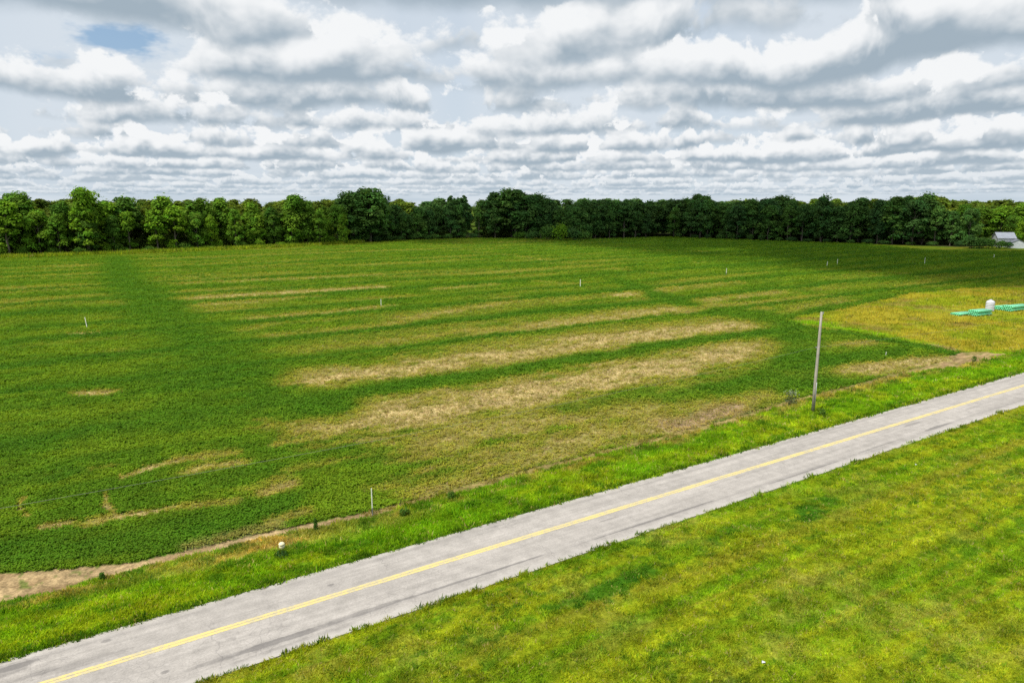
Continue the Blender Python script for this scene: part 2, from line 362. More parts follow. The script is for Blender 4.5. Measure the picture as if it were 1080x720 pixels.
def mat_road():
    m, t, out = material('worn_asphalt')
    uv = t.node('ShaderNodeUVMap').outputs[0]          # x along the road in m, y across in m from its middle
    sp = t.node('ShaderNodeSeparateXYZ'); t.l.new(uv, sp.inputs[0]); sx, sy = sp.outputs[0], sp.outputs[1]
    fine = t.noise(uv, 9, 3, .7); mid = t.noise(uv, 1.2, 4, .6)
    mp = t.node('ShaderNodeMapping'); t.l.new(uv, mp.inputs[0]); mp.inputs['Scale'].default_value = (.05, 1.6, 1)
    streak = t.noise(mp.outputs[0], 1.6, 5, .65)
    mp2 = t.node('ShaderNodeMapping'); t.l.new(uv, mp2.inputs[0]); mp2.inputs['Scale'].default_value = (.09, .35, 1); mp2.inputs['Location'].default_value = (3.1, 8.4, 0)
    patchy = t.noise(mp2.outputs[0], 1.0, 4, .6)
    k = t.math('MULTIPLY', t.smooth(fine, .25, .75, .88, 1.12), t.smooth(mid, .3, .7, .9, 1.1))
    k = t.math('MULTIPLY', k, t.smooth(streak, .30, .70, .88, 1.08))
    base = t.mix(t.smooth(patchy, .4, .62), rgb(.345, .318, .284), rgb(.395, .364, .325))
    # oil-dark lane middles, dark worn streak near the outer wheel paths, paler gritty edges
    wob = t.math('ADD', sy, t.math('MULTIPLY', t.math('SUBTRACT', t.noise(mp.outputs[0], .8, 3, .6), .5), .5))
    def stripe(c, w): 
        d = t.math('DIVIDE', t.math('SUBTRACT', wob, c), w); return t.math('POWER', 2.718, t.math('MULTIPLY', t.math('MULTIPLY', d, d), -1.0))
    sw = t.smooth(streak, .42, .60)
    dark = t.math('MULTIPLY', stripe(2.35, .20), t.math('MULTIPLY', t.smooth(patchy, .36, .56), .34))
    dark = t.math('ADD', dark, t.math('MULTIPLY', stripe(-2.35, .24), t.math('ADD', t.math('MULTIPLY', t.smooth(streak, .44, .54), .38), .08)))
    dark = t.math('ADD', dark, t.math('MULTIPLY', stripe(-1.3, .5), t.math('MULTIPLY', t.smooth(patchy, .45, .6), .14)))
    # tar-filled rough patches
    dark = t.math('ADD', dark, t.math('MULTIPLY', t.smooth(t.noise(uv, .33, 5, .65), .66, .74), .4))
    # alligator cracking in the outer part of the near lane
    vo = t.node('ShaderNodeTexVoronoi', feature='DISTANCE_TO_EDGE'); t.l.new(uv, vo.inputs['Vector']); vo.inputs['Scale'].default_value = 2.2
    cr = t.math('MULTIPLY', t.smooth(vo.outputs[0], .0, .05, 1, 0), t.smooth(t.noise(uv, .25, 3, .6), .52, .62))
    dark = t.math('ADD', dark, t.math('MULTIPLY', cr, .35))
    # thin transverse and lengthwise cracks
    wv = t.math('ABSOLUTE', t.math('SUBTRACT', t.math('FRACT', t.math('ADD', t.math('MULTIPLY', sx, .11), t.math('MULTIPLY', t.noise(uv, .6, 3, .6), .25))), .5))
    dark = t.math('ADD', dark, t.math('MULTIPLY', t.smooth(wv, .0, .006, 1, 0), t.math('MULTIPLY', t.smooth(t.noise(uv, .4, 2, .5), .45, .6), .4)))
    def spot(cx, cy, rx, ry, k):
        a = t.math('DIVIDE', t.math('SUBTRACT', sx, cx), rx); b = t.math('DIVIDE', t.math('SUBTRACT', wob, cy), ry)
        d = t.math('ADD', t.math('ADD', t.math('MULTIPLY', a, a), t.math('MULTIPLY', b, b)), t.math('MULTIPLY', t.math('SUBTRACT', mid, .5), 1.6))
        return t.math('MULTIPLY', t.smooth(d, .35, 1.3, 1, 0), k)
    for (u, v, rx, ry, kk) in SPOTS:
        s_, n_ = sn(*at(u, v)); dark = t.math('ADD', dark, spot(float(s_), float(n_ - N_MID), rx, ry, kk))
    col = t.vmath('SCALE', base, scale=k)
    col = t.mix(t.math('MULTIPLY', t.math('MINIMUM', dark, .9), .68), col, rgb(.10, .093, .09))
    edge = t.smooth(t.math('ADD', t.math('ABSOLUTE', sy), t.math('MULTIPLY', t.math('SUBTRACT', mid, .5), .7)), 2.62, 3.0)
    col = t.mix(t.math('MULTIPLY', edge, .6), col, rgb(.43, .40, .36))
    principled(t, out, col, .9, .2, fine, .3, .01); return m
SPOTS = [(16, 704, 1.0, .22, .75), (3, 712, 1.0, .3, .5), (40, 712, 1.0, .18, .45), (112, 677, .25, .15, .7), (174, 710, .2, .15, .7), (988, 451, 2.2, .25, .75), (962, 448, 1.6, .18, .5),
         (536, 598, 2.6, .12, .8), (695, 547, 5.5, .12, .75), (850, 498, 5, .11, .6), (300, 675, 2.5, .2, .6), (385, 646, 2.5, .18, .55), (470, 619, 3, .14, .6), (930, 470, 4, .1, .45), (349, 618, .22, .1, .7), (90, 700, 2, .3, .35), (262, 545 + 142, 3, .2, .45), (300, 683, 4, .22, .4), (640, 549, .8, .1, .5), (850, 478, .8, .15, .3)]
def mat_paint():
    m, t, out = material('worn_yellow_paint'); p = t.pos(); n = t.noise(p, 6, 4, .7); n2 = t.noise(p, .5, 3, .6)
    w = t.math('ADD', n, t.math('MULTIPLY', t.math('SUBTRACT', n2, .5), .5))
    c = t.mix(t.smooth(w, .34, .62), rgb(.46, .41, .27), rgb(.65, .52, .19)); principled(t, out, c, .75, .25); return m

# ------------------------------------------------------------------ ground
G = mat_ground()
far_me = np_mesh('ground', np.array([(-9000, -9000, -.05), (9000, -9000, -.05), (9000, 9000, -.05), (-9000, 9000, -.05)]), np.array([0, 1, 2, 3]), 4)
tag(link('ground', far_me, mat_far()), 'flat green farmland running out to the horizon', 'ground', kind='structure')
NR, NC = 620, 560
yy = 9.0 * (500 / 9.0) ** (np.linspace(0, 1, NR)); tt = np.linspace(-1.35, 1.35, NC)
YY, TT = np.meshgrid(yy, tt, indexing='ij'); gx = (TT * YY).ravel(); gy = YY.ravel()
gz = np.zeros_like(gx)
zone, gcol, gst, glu, gs, gn = survey(gx, gy)
# the verge swells a little between road and field
gz += .10 * np.exp(-((gn - 38) / 1.6) ** 2) - .03 * ((gn > N_NEAR - .0) & (gn < N_FAR))
gz += .05 * (fbm(gx / 6, gy / 6, 201, 3) - .5) * ((gn < N_NEAR - 1) | (gn > N_FAR + 1))
idx = np.arange(NR * NC).reshape(NR, NC)
quads = np.stack([idx[:-1, :-1], idx[:-1, 1:], idx[1:, 1:], idx[1:, :-1]], -1).reshape(-1, 4)
zq = zone[quads]
fz = np.array([np.bincount(r, minlength=8).argmax() for r in zq]) if False else zq[:, 0]
GV = np.stack([gx, gy, gz], 1)
NAMES = {Z_LAWN: ('lawn', 'mown yellow green grass on the near side of the road', 'lawn'), Z_ROAD: ('road_bed', 'gravelly earth under the road', 'ground'),
         Z_VERGE: ('grass_verge', 'bright green roadside grass strip between road and field', 'verge'), Z_SOIL: ('bare_soil', 'strip of bare tan soil between crop and verge', 'soil'),
         Z_FIELD: ('field', 'wide soybean field with dark green bands and tan thin patches', 'field'), Z_MEADOW: ('meadow', 'yellow hay meadow wedge at the right of the crop', 'meadow'),
         Z_WOODS: ('ground', 'dark leaf littered earth under the wood', 'woodland floor'), Z_YARD: ('field_margin', 'yellow green grass margin along the wood', 'grass margin')}
for z, (nm, lab, cat) in NAMES.items():
    q = quads[fz == z]
    if not len(q): continue
    u, inv = np.unique(q, return_inverse=True)
    me = np_mesh(nm, GV[u], inv.ravel(), 4, gcol[u], True, 'POINT')
    tag(link(nm, me, G), lab, cat, kind='structure')

# road: crowned strip with ragged crumbling edges, double yellow line
def strip(name, n0, n1, z, mat, s0=-160, s1=700, step=.6, rag=0.0, label=None, cat=None, cross=1, crown=0.0):
    ss = np.arange(s0, s1, step); m = len(ss); rows = []
    for j in range(cross + 1):
        f = j / cross; n = np.full(m, n0 + (n1 - n0) * f)
        if rag and j in (0, cross): n = n + (fbm(ss / 1.1, ss * 0 + j * 3.3, 301 + j, 4) - .5) * rag
        x, y = xy(ss, n); zz = z + crown * (1 - ((n - N_MID) / 3.13) ** 2)
        rows.append(np.stack([x, y, zz, ss, n - N_MID], 1))
    A = np.concatenate(rows); P = []
    for j in range(cross):
        a = np.arange(m - 1) + j * m; P.append(np.stack([a, a + 1, a + 1 + m, a + m], 1))
    P = np.concatenate(P)
    me = np_mesh(name, A[:, :3], P.ravel(), 4, None, True)
    uv = me.uv_layers.new(name='UVMap'); uv.data.foreach_set('uv', np.ascontiguousarray(A[P.ravel()][:, 3:5], np.float32).ravel())
    return tag(link(name, me, mat), label, cat, kind='structure')
strip('road', N_NEAR, N_FAR, .03, mat_road(), rag=.16, label='pale worn two lane country road', cat='road', cross=8, crown=.06)
PM = mat_paint()
for n0 in (-.125, .095):
    strip('road_marking', N_MID + n0, N_MID + n0 + .20, .036, PM, rag=.03, label='solid yellow centre line on the road', cat='road marking', crown=.06)

# ------------------------------------------------------------------ plants that nobody could count
def cards(P, size, per, colors, kind, spread, height, jitter=.12):
    """many small leaves: kind 'blade' upright triangles or 'leaf' tilted diamonds"""
    m = len(P); k = m * per
    base = np.repeat(P, per, 0); sz = np.repeat(size, per); col = np.repeat(colors, per, 0)
    col = col * (1 + (RNG.random((k, 1)) - .5) * 2 * jitter) * (1 + (RNG.random((k, 3)) - .5) * .16)
    a = RNG.random(k) * 2 * math.pi; rr = np.sqrt(RNG.random(k)) * spread * sz
    base = base + np.stack([np.cos(a) * rr, np.sin(a) * rr, np.zeros(k)], 1)
    b = RNG.random(k) * 2 * math.pi; L = sz * (.6 + .8 * RNG.random(k))
    if kind == 'blade':
        w = L * (.10 + .10 * RNG.random(k)); lean = RNG.random(k) * .75
        side = np.stack([np.cos(b) * w, np.sin(b) * w, np.zeros(k)], 1)
        c = RNG.random(k) * 2 * math.pi
        tip = base + np.stack([np.cos(c) * lean * L, np.sin(c) * lean * L, L * height], 1)
        V = np.stack([base - side, base + side, tip], 1).reshape(-1, 3); F_ = np.arange(3 * k); return V, F_, 3, col
    zc = height * sz * (.25 + .75 * RNG.random(k) ** .6)
    cen = base + np.stack([np.zeros(k), np.zeros(k), zc], 1)
    nx = (RNG.random((k, 3)) - .5) * 1.5; nx[:, 2] = .75 + .5 * RNG.random(k); nx /= np.linalg.norm(nx, axis=1)[:, None]
    t1 = np.cross(nx, np.stack([np.cos(b), np.sin(b), np.zeros(k)], 1)); t1 /= np.linalg.norm(t1, axis=1)[:, None]; t2 = np.cross(nx, t1)
    h = (L * .5)[:, None]
    V = np.stack([cen - t1 * h, cen + t2 * h * .7, cen + t1 * h, cen - t2 * h * .7], 1).reshape(-1, 3)
    return V, np.arange(4 * k), 4, col
def scatter(n_pts, y0, y1, wide=1.0):
    t = (RNG.random(n_pts) * 2 - 1) * wide; Y = y0 * (y1 / y0) ** RNG.random(n_pts); return t * Y, Y
def groundz(x, y, n):
    return .10 * np.exp(-((n - 38) / 1.6) ** 2)
LEAF = mat_leaf('grass_blades', .5, .2)
SOY = mat_leaf('soybean_leaves', .3, .15)

# lawn and verge grass
x, y = scatter(520000, 17, 110, 1.3); z_, c_, st_, lu_, s_, n_ = survey(x, y)
k = ((z_ == Z_LAWN) & (n_ < N_NEAR + .12)) ; kv = (z_ == Z_VERGE) & (n_ > N_FAR - .1)
def grass(name, keep, size, per, height, label, cat, spread=1.0, boost=1.95):
    X, Y, Cc = x[keep], y[keep], c_[keep]
    hh = fbm(s_[keep] / .55, n_[keep] / .55, 611, 2)
    sz = size * (.62 + .6 * sstep(.25, .75, hh)) * (.7 + .6 * RNG.random(len(X))) * (Y / 30) ** .45
    q = RNG.random(len(X)); tv = (1 + .5 * (RNG.random(len(X)) - .5))[:, None] * np.ones((1, 3))
    Cc = Cc * tv; Cc = np.where((q < .09)[:, None], Cc * np.array([.45, .62, .6]), Cc); sz = np.where(q < .09, sz * 1.25, sz)
    Cc = np.where((q > .955)[:, None], C(.23, .205, .07), Cc)
    V, P, kk, col = cards(np.stack([X, Y, groundz(X, Y, n_[keep])], 1), sz, per, Cc * boost, 'blade', spread, height)
    tag(link(name, np_mesh(name, V, P, kk, col), LEAF), label, cat, kind='stuff')
grass('lawn_grass', k, .15, 6, .58, 'short mown yellow green grass blades of the near lawn', 'grass')
grass('verge_grass', kv, .19, 6, .65, 'uncut bright green grass of the roadside verge', 'grass', 1.0, 2.2)
# ragged taller tufts along both road edges and on the soil strip
x, y = scatter(340000, 18, 110, 1.25); z_, c_, st_, lu_, s_, n_ = survey(x, y)
hum = fbm(s_ / 1.2, n_ / 1.2, 401, 3)
k = ((z_ == Z_SOIL) & (s_ > 14) & (s_ < 84) & (hum > .45) & (RNG.random(len(x)) < .6)) | ((n_ > N_NEAR - .3) & (n_ < N_NEAR + .12) & (hum > .58)) | ((n_ > N_FAR - .12) & (n_ < N_FAR + .5)) | ((z_ == Z_VERGE) & (np.abs(n_ - ngrass(s_)) < 1.3) & (hum > .5))
c_[:] = np.where((z_ == Z_ROAD)[:, None], C(.06, .12, .008), c_); c_[:] = np.where((z_ == Z_SOIL)[:, None], C(.20, .18, .05), c_)
c_[(np.abs(n_ - N_FAR) < .4)] = C(.06, .125, .007)
grass('edge_grass', k, .20, 5, .8, 'longer dark tufts of grass fringing the road edges', 'grass', .8, 1.5)
# meadow hay
x, y = scatter(240000, 70, 330, 1.0); z_, c_, st_, lu_, s_, n_ = survey(x, y)
k = (z_ == Z_MEADOW) & (x > 0); k &= ~((np.abs(y - 127) < 7) & (x > 78)) | (RNG.random(len(x)) < .4); grass('hay_grass', k, .17, 5, .8, 'tall yellow olive hay grass of the meadow wedge', 'grass', 2.2, 1.7)
k = None
# soybeans: rows of plants, small and dense near by, whole clumps far off
x, y = scatter(540000, 31, 440, 1.15)
s_, n_ = sn(x, y); q = .45 * np.maximum(1, (y / 60)) ; row = np.round(n_ / .5) * .5; n_ = np.where(y < 52, row + (RNG.random(len(x)) - .5) * .34, n_)
x, y = xy(s_, n_)
z_, c_, st_, lu_, s_, n_ = survey(x, y)
k = (z_ == Z_FIELD) & (RNG.random(len(x)) > st_ * .72)
x, y, c_, st_ = x[k], y[k], c_[k], st_[k]
sz = (.115 - .025 * st_) * (.75 + .5 * RNG.random(len(x))) * (y / 38) ** .55
cc = c_ * np.array([1.85, 1.70, 1.0])
cc = lerp(cc, C(.165, .185, .040), sstep(.35, .9, st_) * .8)
V, P, kk, col = cards(np.stack([x, y, np.zeros(len(x))], 1), sz, 7, cc, 'leaf', 1.5, 1.5)
tag(link('soybean_plants', np_mesh('soybean_plants', V, P, kk, col), SOY), 'young dark green soybean plants sown over the field', 'crop', kind='stuff')
# dry straw lying on the thin patches
x, y = scatter(150000, 33, 170, .9); z_, c_, st_, lu_, s_, n_ = survey(x, y)
k = (z_ == Z_FIELD) & (RNG.random(len(x)) < st_ * .9) & (st_ > .25)
n = k.sum()
V, P, kk, col = cards(np.stack([x[k], y[k], np.full(n, .02)], 1), .22 * (y[k] / 38) ** .5, 3, np.tile(C(.40, .32, .16), (n, 1)), 'blade', 1.5, .35)
tag(link('straw', np_mesh('straw', V, P, kk, col), LEAF), 'dry straw and stubble lying on the thin crop patches', 'straw', kind='stuff')
# rough yellow grass along the foot of the left wood
m = 30000; x = -230 + RNG.random(m) * 150; y = wood_y(x) - RNG.random(m) * 7
c_ = lerp(np.tile(C(.12, .18, .012), (m, 1)), C(.19, .22, .018), RNG.random(m)); s_, n_ = sn(x, y); z_ = np.zeros(m)
grass('margin_grass', np.ones(m, bool), .30, 4, 1.2, 'rough yellow green grass along the foot of the left wood', 'grass', 1.5)

# ------------------------------------------------------------------ trees
BARK = mat_wood('tree_bark', (.09, .075, .055), (.19, .165, .13))
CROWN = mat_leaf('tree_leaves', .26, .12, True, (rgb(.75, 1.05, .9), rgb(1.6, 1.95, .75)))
SHADE_CROWN = mat_leaf('shade_tinted_leaves', .3, .25, True, (rgb(.56, .86, 1.75), rgb(1.05, 1.4, 1.75)))  # cloud shade painted into the colour: darker, bluer copy of the sunlit leaves
def crown_arrays(seed, h=24.0, base=2.0, rad=5.0, clumps=78, leaves=56, top=.55, lsize=.62):
    r = np.random.default_rng(seed); cs = []
    lob = r.random(5) * 6.28
    for i in range(clumps):
        t = r.random() ** .85; zc = base + .8 + (h - base - 2.0) * t
        tt = (zc - base) / (h - base)
        env = rad * (min(1, .35 + tt / .22) ** .5 if tt < .25 else max(.10, 1 - ((tt - .25) / .76) ** (1.3 + top)) ** .8)
        a = r.random() * 6.28
        env *= 1 + .22 * math.sin(2 * a + lob[0]) + .16 * math.sin(3 * a + lob[1] + 5 * tt) + .12 * math.sin(7 * tt + lob[2])
        q = env * math.sqrt(.25 + .75 * r.random()) * .88
        cs.append((math.cos(a) * q, math.sin(a) * q, zc, (1.1 + 1.9 * r.random() ** 1.5) * (.8 + .2 * rad / 5)))
    for i in range(5):
        cs.append((r.normal() * .9, r.normal() * .9, h - .9 - i * .9, .7 + .2 * i))
    for i in range(9):
        a = r.random() * 6.28; q = rad * (.25 + .75 * r.random()); cs.append((math.cos(a) * q, math.sin(a) * q, h * (.97 - .34 * (q / rad) ** 1.2 - .1 * r.random()), .55 + .5 * r.random()))
    cs = np.array(cs); m = len(cs); k = m * leaves
    d = r.normal(size=(k, 3)); d /= np.linalg.norm(d, axis=1)[:, None]; d[:, 2] = np.where(d[:, 2] < -.35, -d[:, 2], d[:, 2])
    cen = np.repeat(cs[:, :3], leaves, 0); cr = np.repeat(cs[:, 3], leaves)
    ext = .72 + .36 * r.random(k) + np.where(r.random(k) < .16, .45 * r.random(k), 0)
    p = cen + d * (cr * ext)[:, None] * np.array([1, 1, .78])
    nrm = d * 1.0 + r.normal(size=(k, 3)) * .38 + np.array([0, 0, .35]); nrm /= np.linalg.norm(nrm, axis=1)[:, None]
    u = np.cross(nrm, r.normal(size=(k, 3))); u /= np.linalg.norm(u, axis=1)[:, None]; w = np.cross(nrm, u)
    hs = (lsize * (.35 + .4 * r.random(k)))[:, None]
    V = np.stack([p - u * hs, p - w * hs * .75, p + u * hs, p + w * hs * .75], 1)
    cl = np.repeat(.62 + .76 * r.random(m), leaves) * (1 + .3 * (r.random(k) - .5))
    colr = np.stack([.078 * cl * (1 + .45 * (np.repeat(r.random(m), leaves))), .150 * cl, .020 * cl], 1)
    return V, colr, cs
def trunk_mb(seed, h, base, rad, cs):
    r = random.Random(seed); mb = MB(); bend = [(0, 0, -.2)]
    for i in range(1, 6): bend.append((r.uniform(-.3, .3), r.uniform(-.3, .3), h * .82 * i / 5))
    mb.tube(bend, [.42, .34, .28, .21, .14, .06], 8)
    for i in range(9):
        c = cs[r.randrange(len(cs))]; z0 = max(base * .9, c[2] - 2.8 - r.random() * 2)
        if z0 > h * .75: continue
        mb.tube([(0, 0, z0), (c[0] * .5, c[1] * .5, z0 + (c[2] - z0) * .6), (c[0] * .95, c[1] * .95, c[2])], [.17, .11, .04], 6)
    return mb
SPEC = [  # seed, height, crown base, crown radius, clumps, top
 (1, 24, 1.0, 6.2, 118, .5), (2, 24, 1.6, 7.0, 126, .2), (3, 24, 2.2, 5.4, 100, .9), (4, 24, 1.2, 7.4, 134, 1.2), (5, 24, 2.0, 6.4, 112, .7), (6, 24, 1.0, 5.0, 90, .0), (7, 24, 2.6, 7.2, 126, 1.5), (8, 24, 1.8, 5.2, 66, .3), (9, 24, 1.4, 4.6, 74, 2.2), (10, 24, 1.5, 6.2, 84, .4)]
CR = []
for (sd, h, b, rd, nc, tp) in SPEC:
    V, cl, cs = crown_arrays(sd, h, b, rd, int(nc * .62), 90, tp, .80)
    cm = np_mesh('crown', V.reshape(-1, 3), np.arange(V.shape[0] * 4), 4, cl); cm.materials.append(CROWN)
    tb = trunk_mb(sd, h, b, rd, cs); tm = bpy.data.meshes.new('trunk'); tm.from_pydata(tb.v, [], tb.f); tm.materials.append(BARK)
    dm = cm.copy(); dm.materials[0] = SHADE_CROWN
    CR.append((V, cl, cm, tm, dm))
def tree(name, x, y, h, wid, kind, label, cat='tree', group=None):
    dark = name == 'shade_tinted_tree'  # trees of the shaded woods take the shade-tinted crown
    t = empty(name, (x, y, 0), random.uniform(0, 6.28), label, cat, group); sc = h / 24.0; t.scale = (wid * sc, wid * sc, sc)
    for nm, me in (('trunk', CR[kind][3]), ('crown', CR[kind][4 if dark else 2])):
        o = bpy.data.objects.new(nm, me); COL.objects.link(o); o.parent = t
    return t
SKY_U = [-80, 0, 30, 45, 60, 88, 105, 120, 145, 170, 200, 230, 260, 290, 310, 330, 350, 365, 382, 400, 412, 430, 450, 470, 495, 515, 540, 560, 580, 600, 625, 650, 675, 700, 740, 760,
         800, 820, 840, 860, 890, 920, 950, 980, 1000, 1020, 1045, 1065, 1080, 1160]
SKY_V = [206, 205, 207, 203, 206, 198, 207, 203, 209, 208, 210, 209, 212, 211, 206, 212, 212, 205, 198, 199, 214, 218, 211, 206, 202, 207, 200, 203, 212, 214, 211, 212, 211, 213, 206, 212,
         212, 207, 211, 207, 208, 210, 207, 204, 211, 216, 215, 217, 215, 214]
def upix(x, y, z=10):
    dep = y * math.cos(PITCH) + (CAM_H - z) * math.sin(PITCH); return 540 + x / dep * F
def skyline(x, y):
    u = upix(x, y, 20); return top_z(u, float(np.interp(u, SKY_U, SKY_V)), y)
def ordinal(k): return f"{k}{'th' if 10 <= k % 100 <= 20 else {1: 'st', 2: 'nd', 3: 'rd'}.get(k % 10, 'th')}"
def walk(poly, spacing, jit, back=0.0, start=0.0):
    out = []; carry = start
    for (x1, y1), (x2, y2) in zip(poly[:-1], poly[1:]):
        L = math.hypot(x2 - x1, y2 - y1); dx, dy = (x2 - x1) / L, (y2 - y1) / L; p = carry
        while p < L:
            out.append((x1 + dx * p - dy * back + random.uniform(-jit, jit), y1 + dy * p + dx * back + random.uniform(-jit, jit))); p += spacing * random.uniform(.75, 1.3)
        carry = p - L
    return out
LEFTW = [(-232, 234), (-197, 266), (-165, 288), (-130, 318), (-107, 340), (-90, 362)]
MIDW = [(-84, 372), (-65, 395), (-23, 424), (10, 422), (46, 413), (96, 440)]
RIGHTW = [(100, 436), (130, 409), (164, 377), (200, 350), (219, 335)]
n_l = n_r = 0
for (x, y) in walk(LEFTW, 8.6, 2.2, 3.5):
    n_l += 1; hz = skyline(x, y) * random.uniform(.62, .94)
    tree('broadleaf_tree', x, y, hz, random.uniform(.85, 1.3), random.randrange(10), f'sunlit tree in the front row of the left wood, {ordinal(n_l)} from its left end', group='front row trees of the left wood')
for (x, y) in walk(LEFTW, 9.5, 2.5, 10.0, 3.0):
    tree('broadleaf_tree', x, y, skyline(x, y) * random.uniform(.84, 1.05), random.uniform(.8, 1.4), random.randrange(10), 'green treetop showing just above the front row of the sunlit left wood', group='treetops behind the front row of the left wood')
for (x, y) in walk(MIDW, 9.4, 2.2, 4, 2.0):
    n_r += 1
    tree('shade_tinted_tree', x, y, skyline(x, y) * random.uniform(.68, .98), random.uniform(.85, 1.35), random.randrange(10), f'shaded tree in the middle wood, front row, {ordinal(n_r)} right of the tall spreading tree', group='front row trees of the middle wood')
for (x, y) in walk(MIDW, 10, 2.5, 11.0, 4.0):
    tree('shade_tinted_tree', x, y, skyline(x, y) * random.uniform(.84, 1.05), random.uniform(.8, 1.4), random.randrange(10), 'dark treetop showing just above the front row of the middle wood', group='treetops behind the middle wood')
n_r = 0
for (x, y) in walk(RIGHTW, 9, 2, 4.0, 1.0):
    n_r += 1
    tree('shade_tinted_tree', x, y, skyline(x, y) * random.uniform(.74, 1.02), random.uniform(.85, 1.3), random.randrange(10), f'dark shade-tinted tree, front row of right wood, {ordinal(n_r)} from its left end', group='front row trees of the right wood')
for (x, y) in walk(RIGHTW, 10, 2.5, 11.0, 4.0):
    tree('shade_tinted_tree', x, y, skyline(x, y) * random.uniform(.84, 1.05), random.uniform(.8, 1.4), random.randrange(10), 'dark treetop showing just above the front row of the right wood', group='treetops behind the right wood')
# the tall spreading tree and other trees one can pick out
def at_depth(u, Y, z=10):
    dep = Y * math.cos(PITCH) + (CAM_H - z) * math.sin(PITCH); return (u - 540) / F * dep
def single(u, Y, v, wid, kind, label, name='broadleaf_tree'):
    x = at_depth(u, Y); return tree(name, x, Y, top_z(u, v, Y), wid, kind, label)
single(372, 376, 203, 1.5, 3, 'tall dark spreading tree where the sunlit and the shaded woods meet', 'shade_tinted_tree')
single(390, 380, 198, 1.35, 6, 'tallest dark tree with a crown leaning out over the gap in the wood', 'shade_tinted_tree')
single(90, 283, 199, 1.0, 5, 'slender bright tree standing above the left wood')
single(312, 345, 206, 1.15, 0, 'round topped bright tree near the right end of the sunlit wood')
single(336, 348, 222, .9, 1, 'low yellow green tree at the right end of the sunlit wood')
single(362, 356, 226, .75, 0, 'small lime green tree in front of the tall dark tree')
single(540, 432, 200, 1.6, 3, 'broad dark tree making the highest crown of the middle wood', 'shade_tinted_tree')
single(566, 428, 205, 1.3, 1, 'broad dark tree right beside the highest crown of the middle wood', 'shade_tinted_tree')
single(742, 432, 206, .9, 6, 'tree with a thin uneven top poking over the right wood', 'shade_tinted_tree')
single(822, 430, 207, 1.5, 3, 'dome shaped dark crown rising behind the right wood', 'shade_tinted_tree')
for i, (u, Y, v, w) in enumerate([(1016, 372, 216, 1.2), (1036, 400, 219, 1.4), (1056, 395, 218, 1.4), (1076, 380, 216, 1.3), (1096, 380, 216, 1.3), (1030, 365, 232, 1.0), (1066, 362, 228, 1.1), (1086, 352, 226, 1.1), (1120, 372, 218, 1.3)]):
    single(u, Y, v, w, (0, 1, 3, 5, 1, 0, 5, 1, 3)[i], f'pale lit tree behind the white barn, {ordinal(i + 1)} of that clump', 'broadleaf_tree')
# bushes at the foot of the woods
SHV, SHC, SHCS = crown_arrays(50, 4.0, .2, 2.6, 26, 46, .2, .42)
sh_me = np_mesh('crown', SHV.reshape(-1, 3), np.arange(len(SHV) * 4), 4, SHC); sh_me.materials.append(CROWN)
st_b = MB()
for i in range(5): c = SHCS[i * 4]; st_b.tube([(0, 0, -.1), (c[0] * .5, c[1] * .5, c[2] * .5), tuple(c[:3])], [.06, .045, .02], 6)
st_me = bpy.data.meshes.new('stem'); st_me.from_pydata(st_b.v, [], st_b.f); st_me.materials.append(BARK)
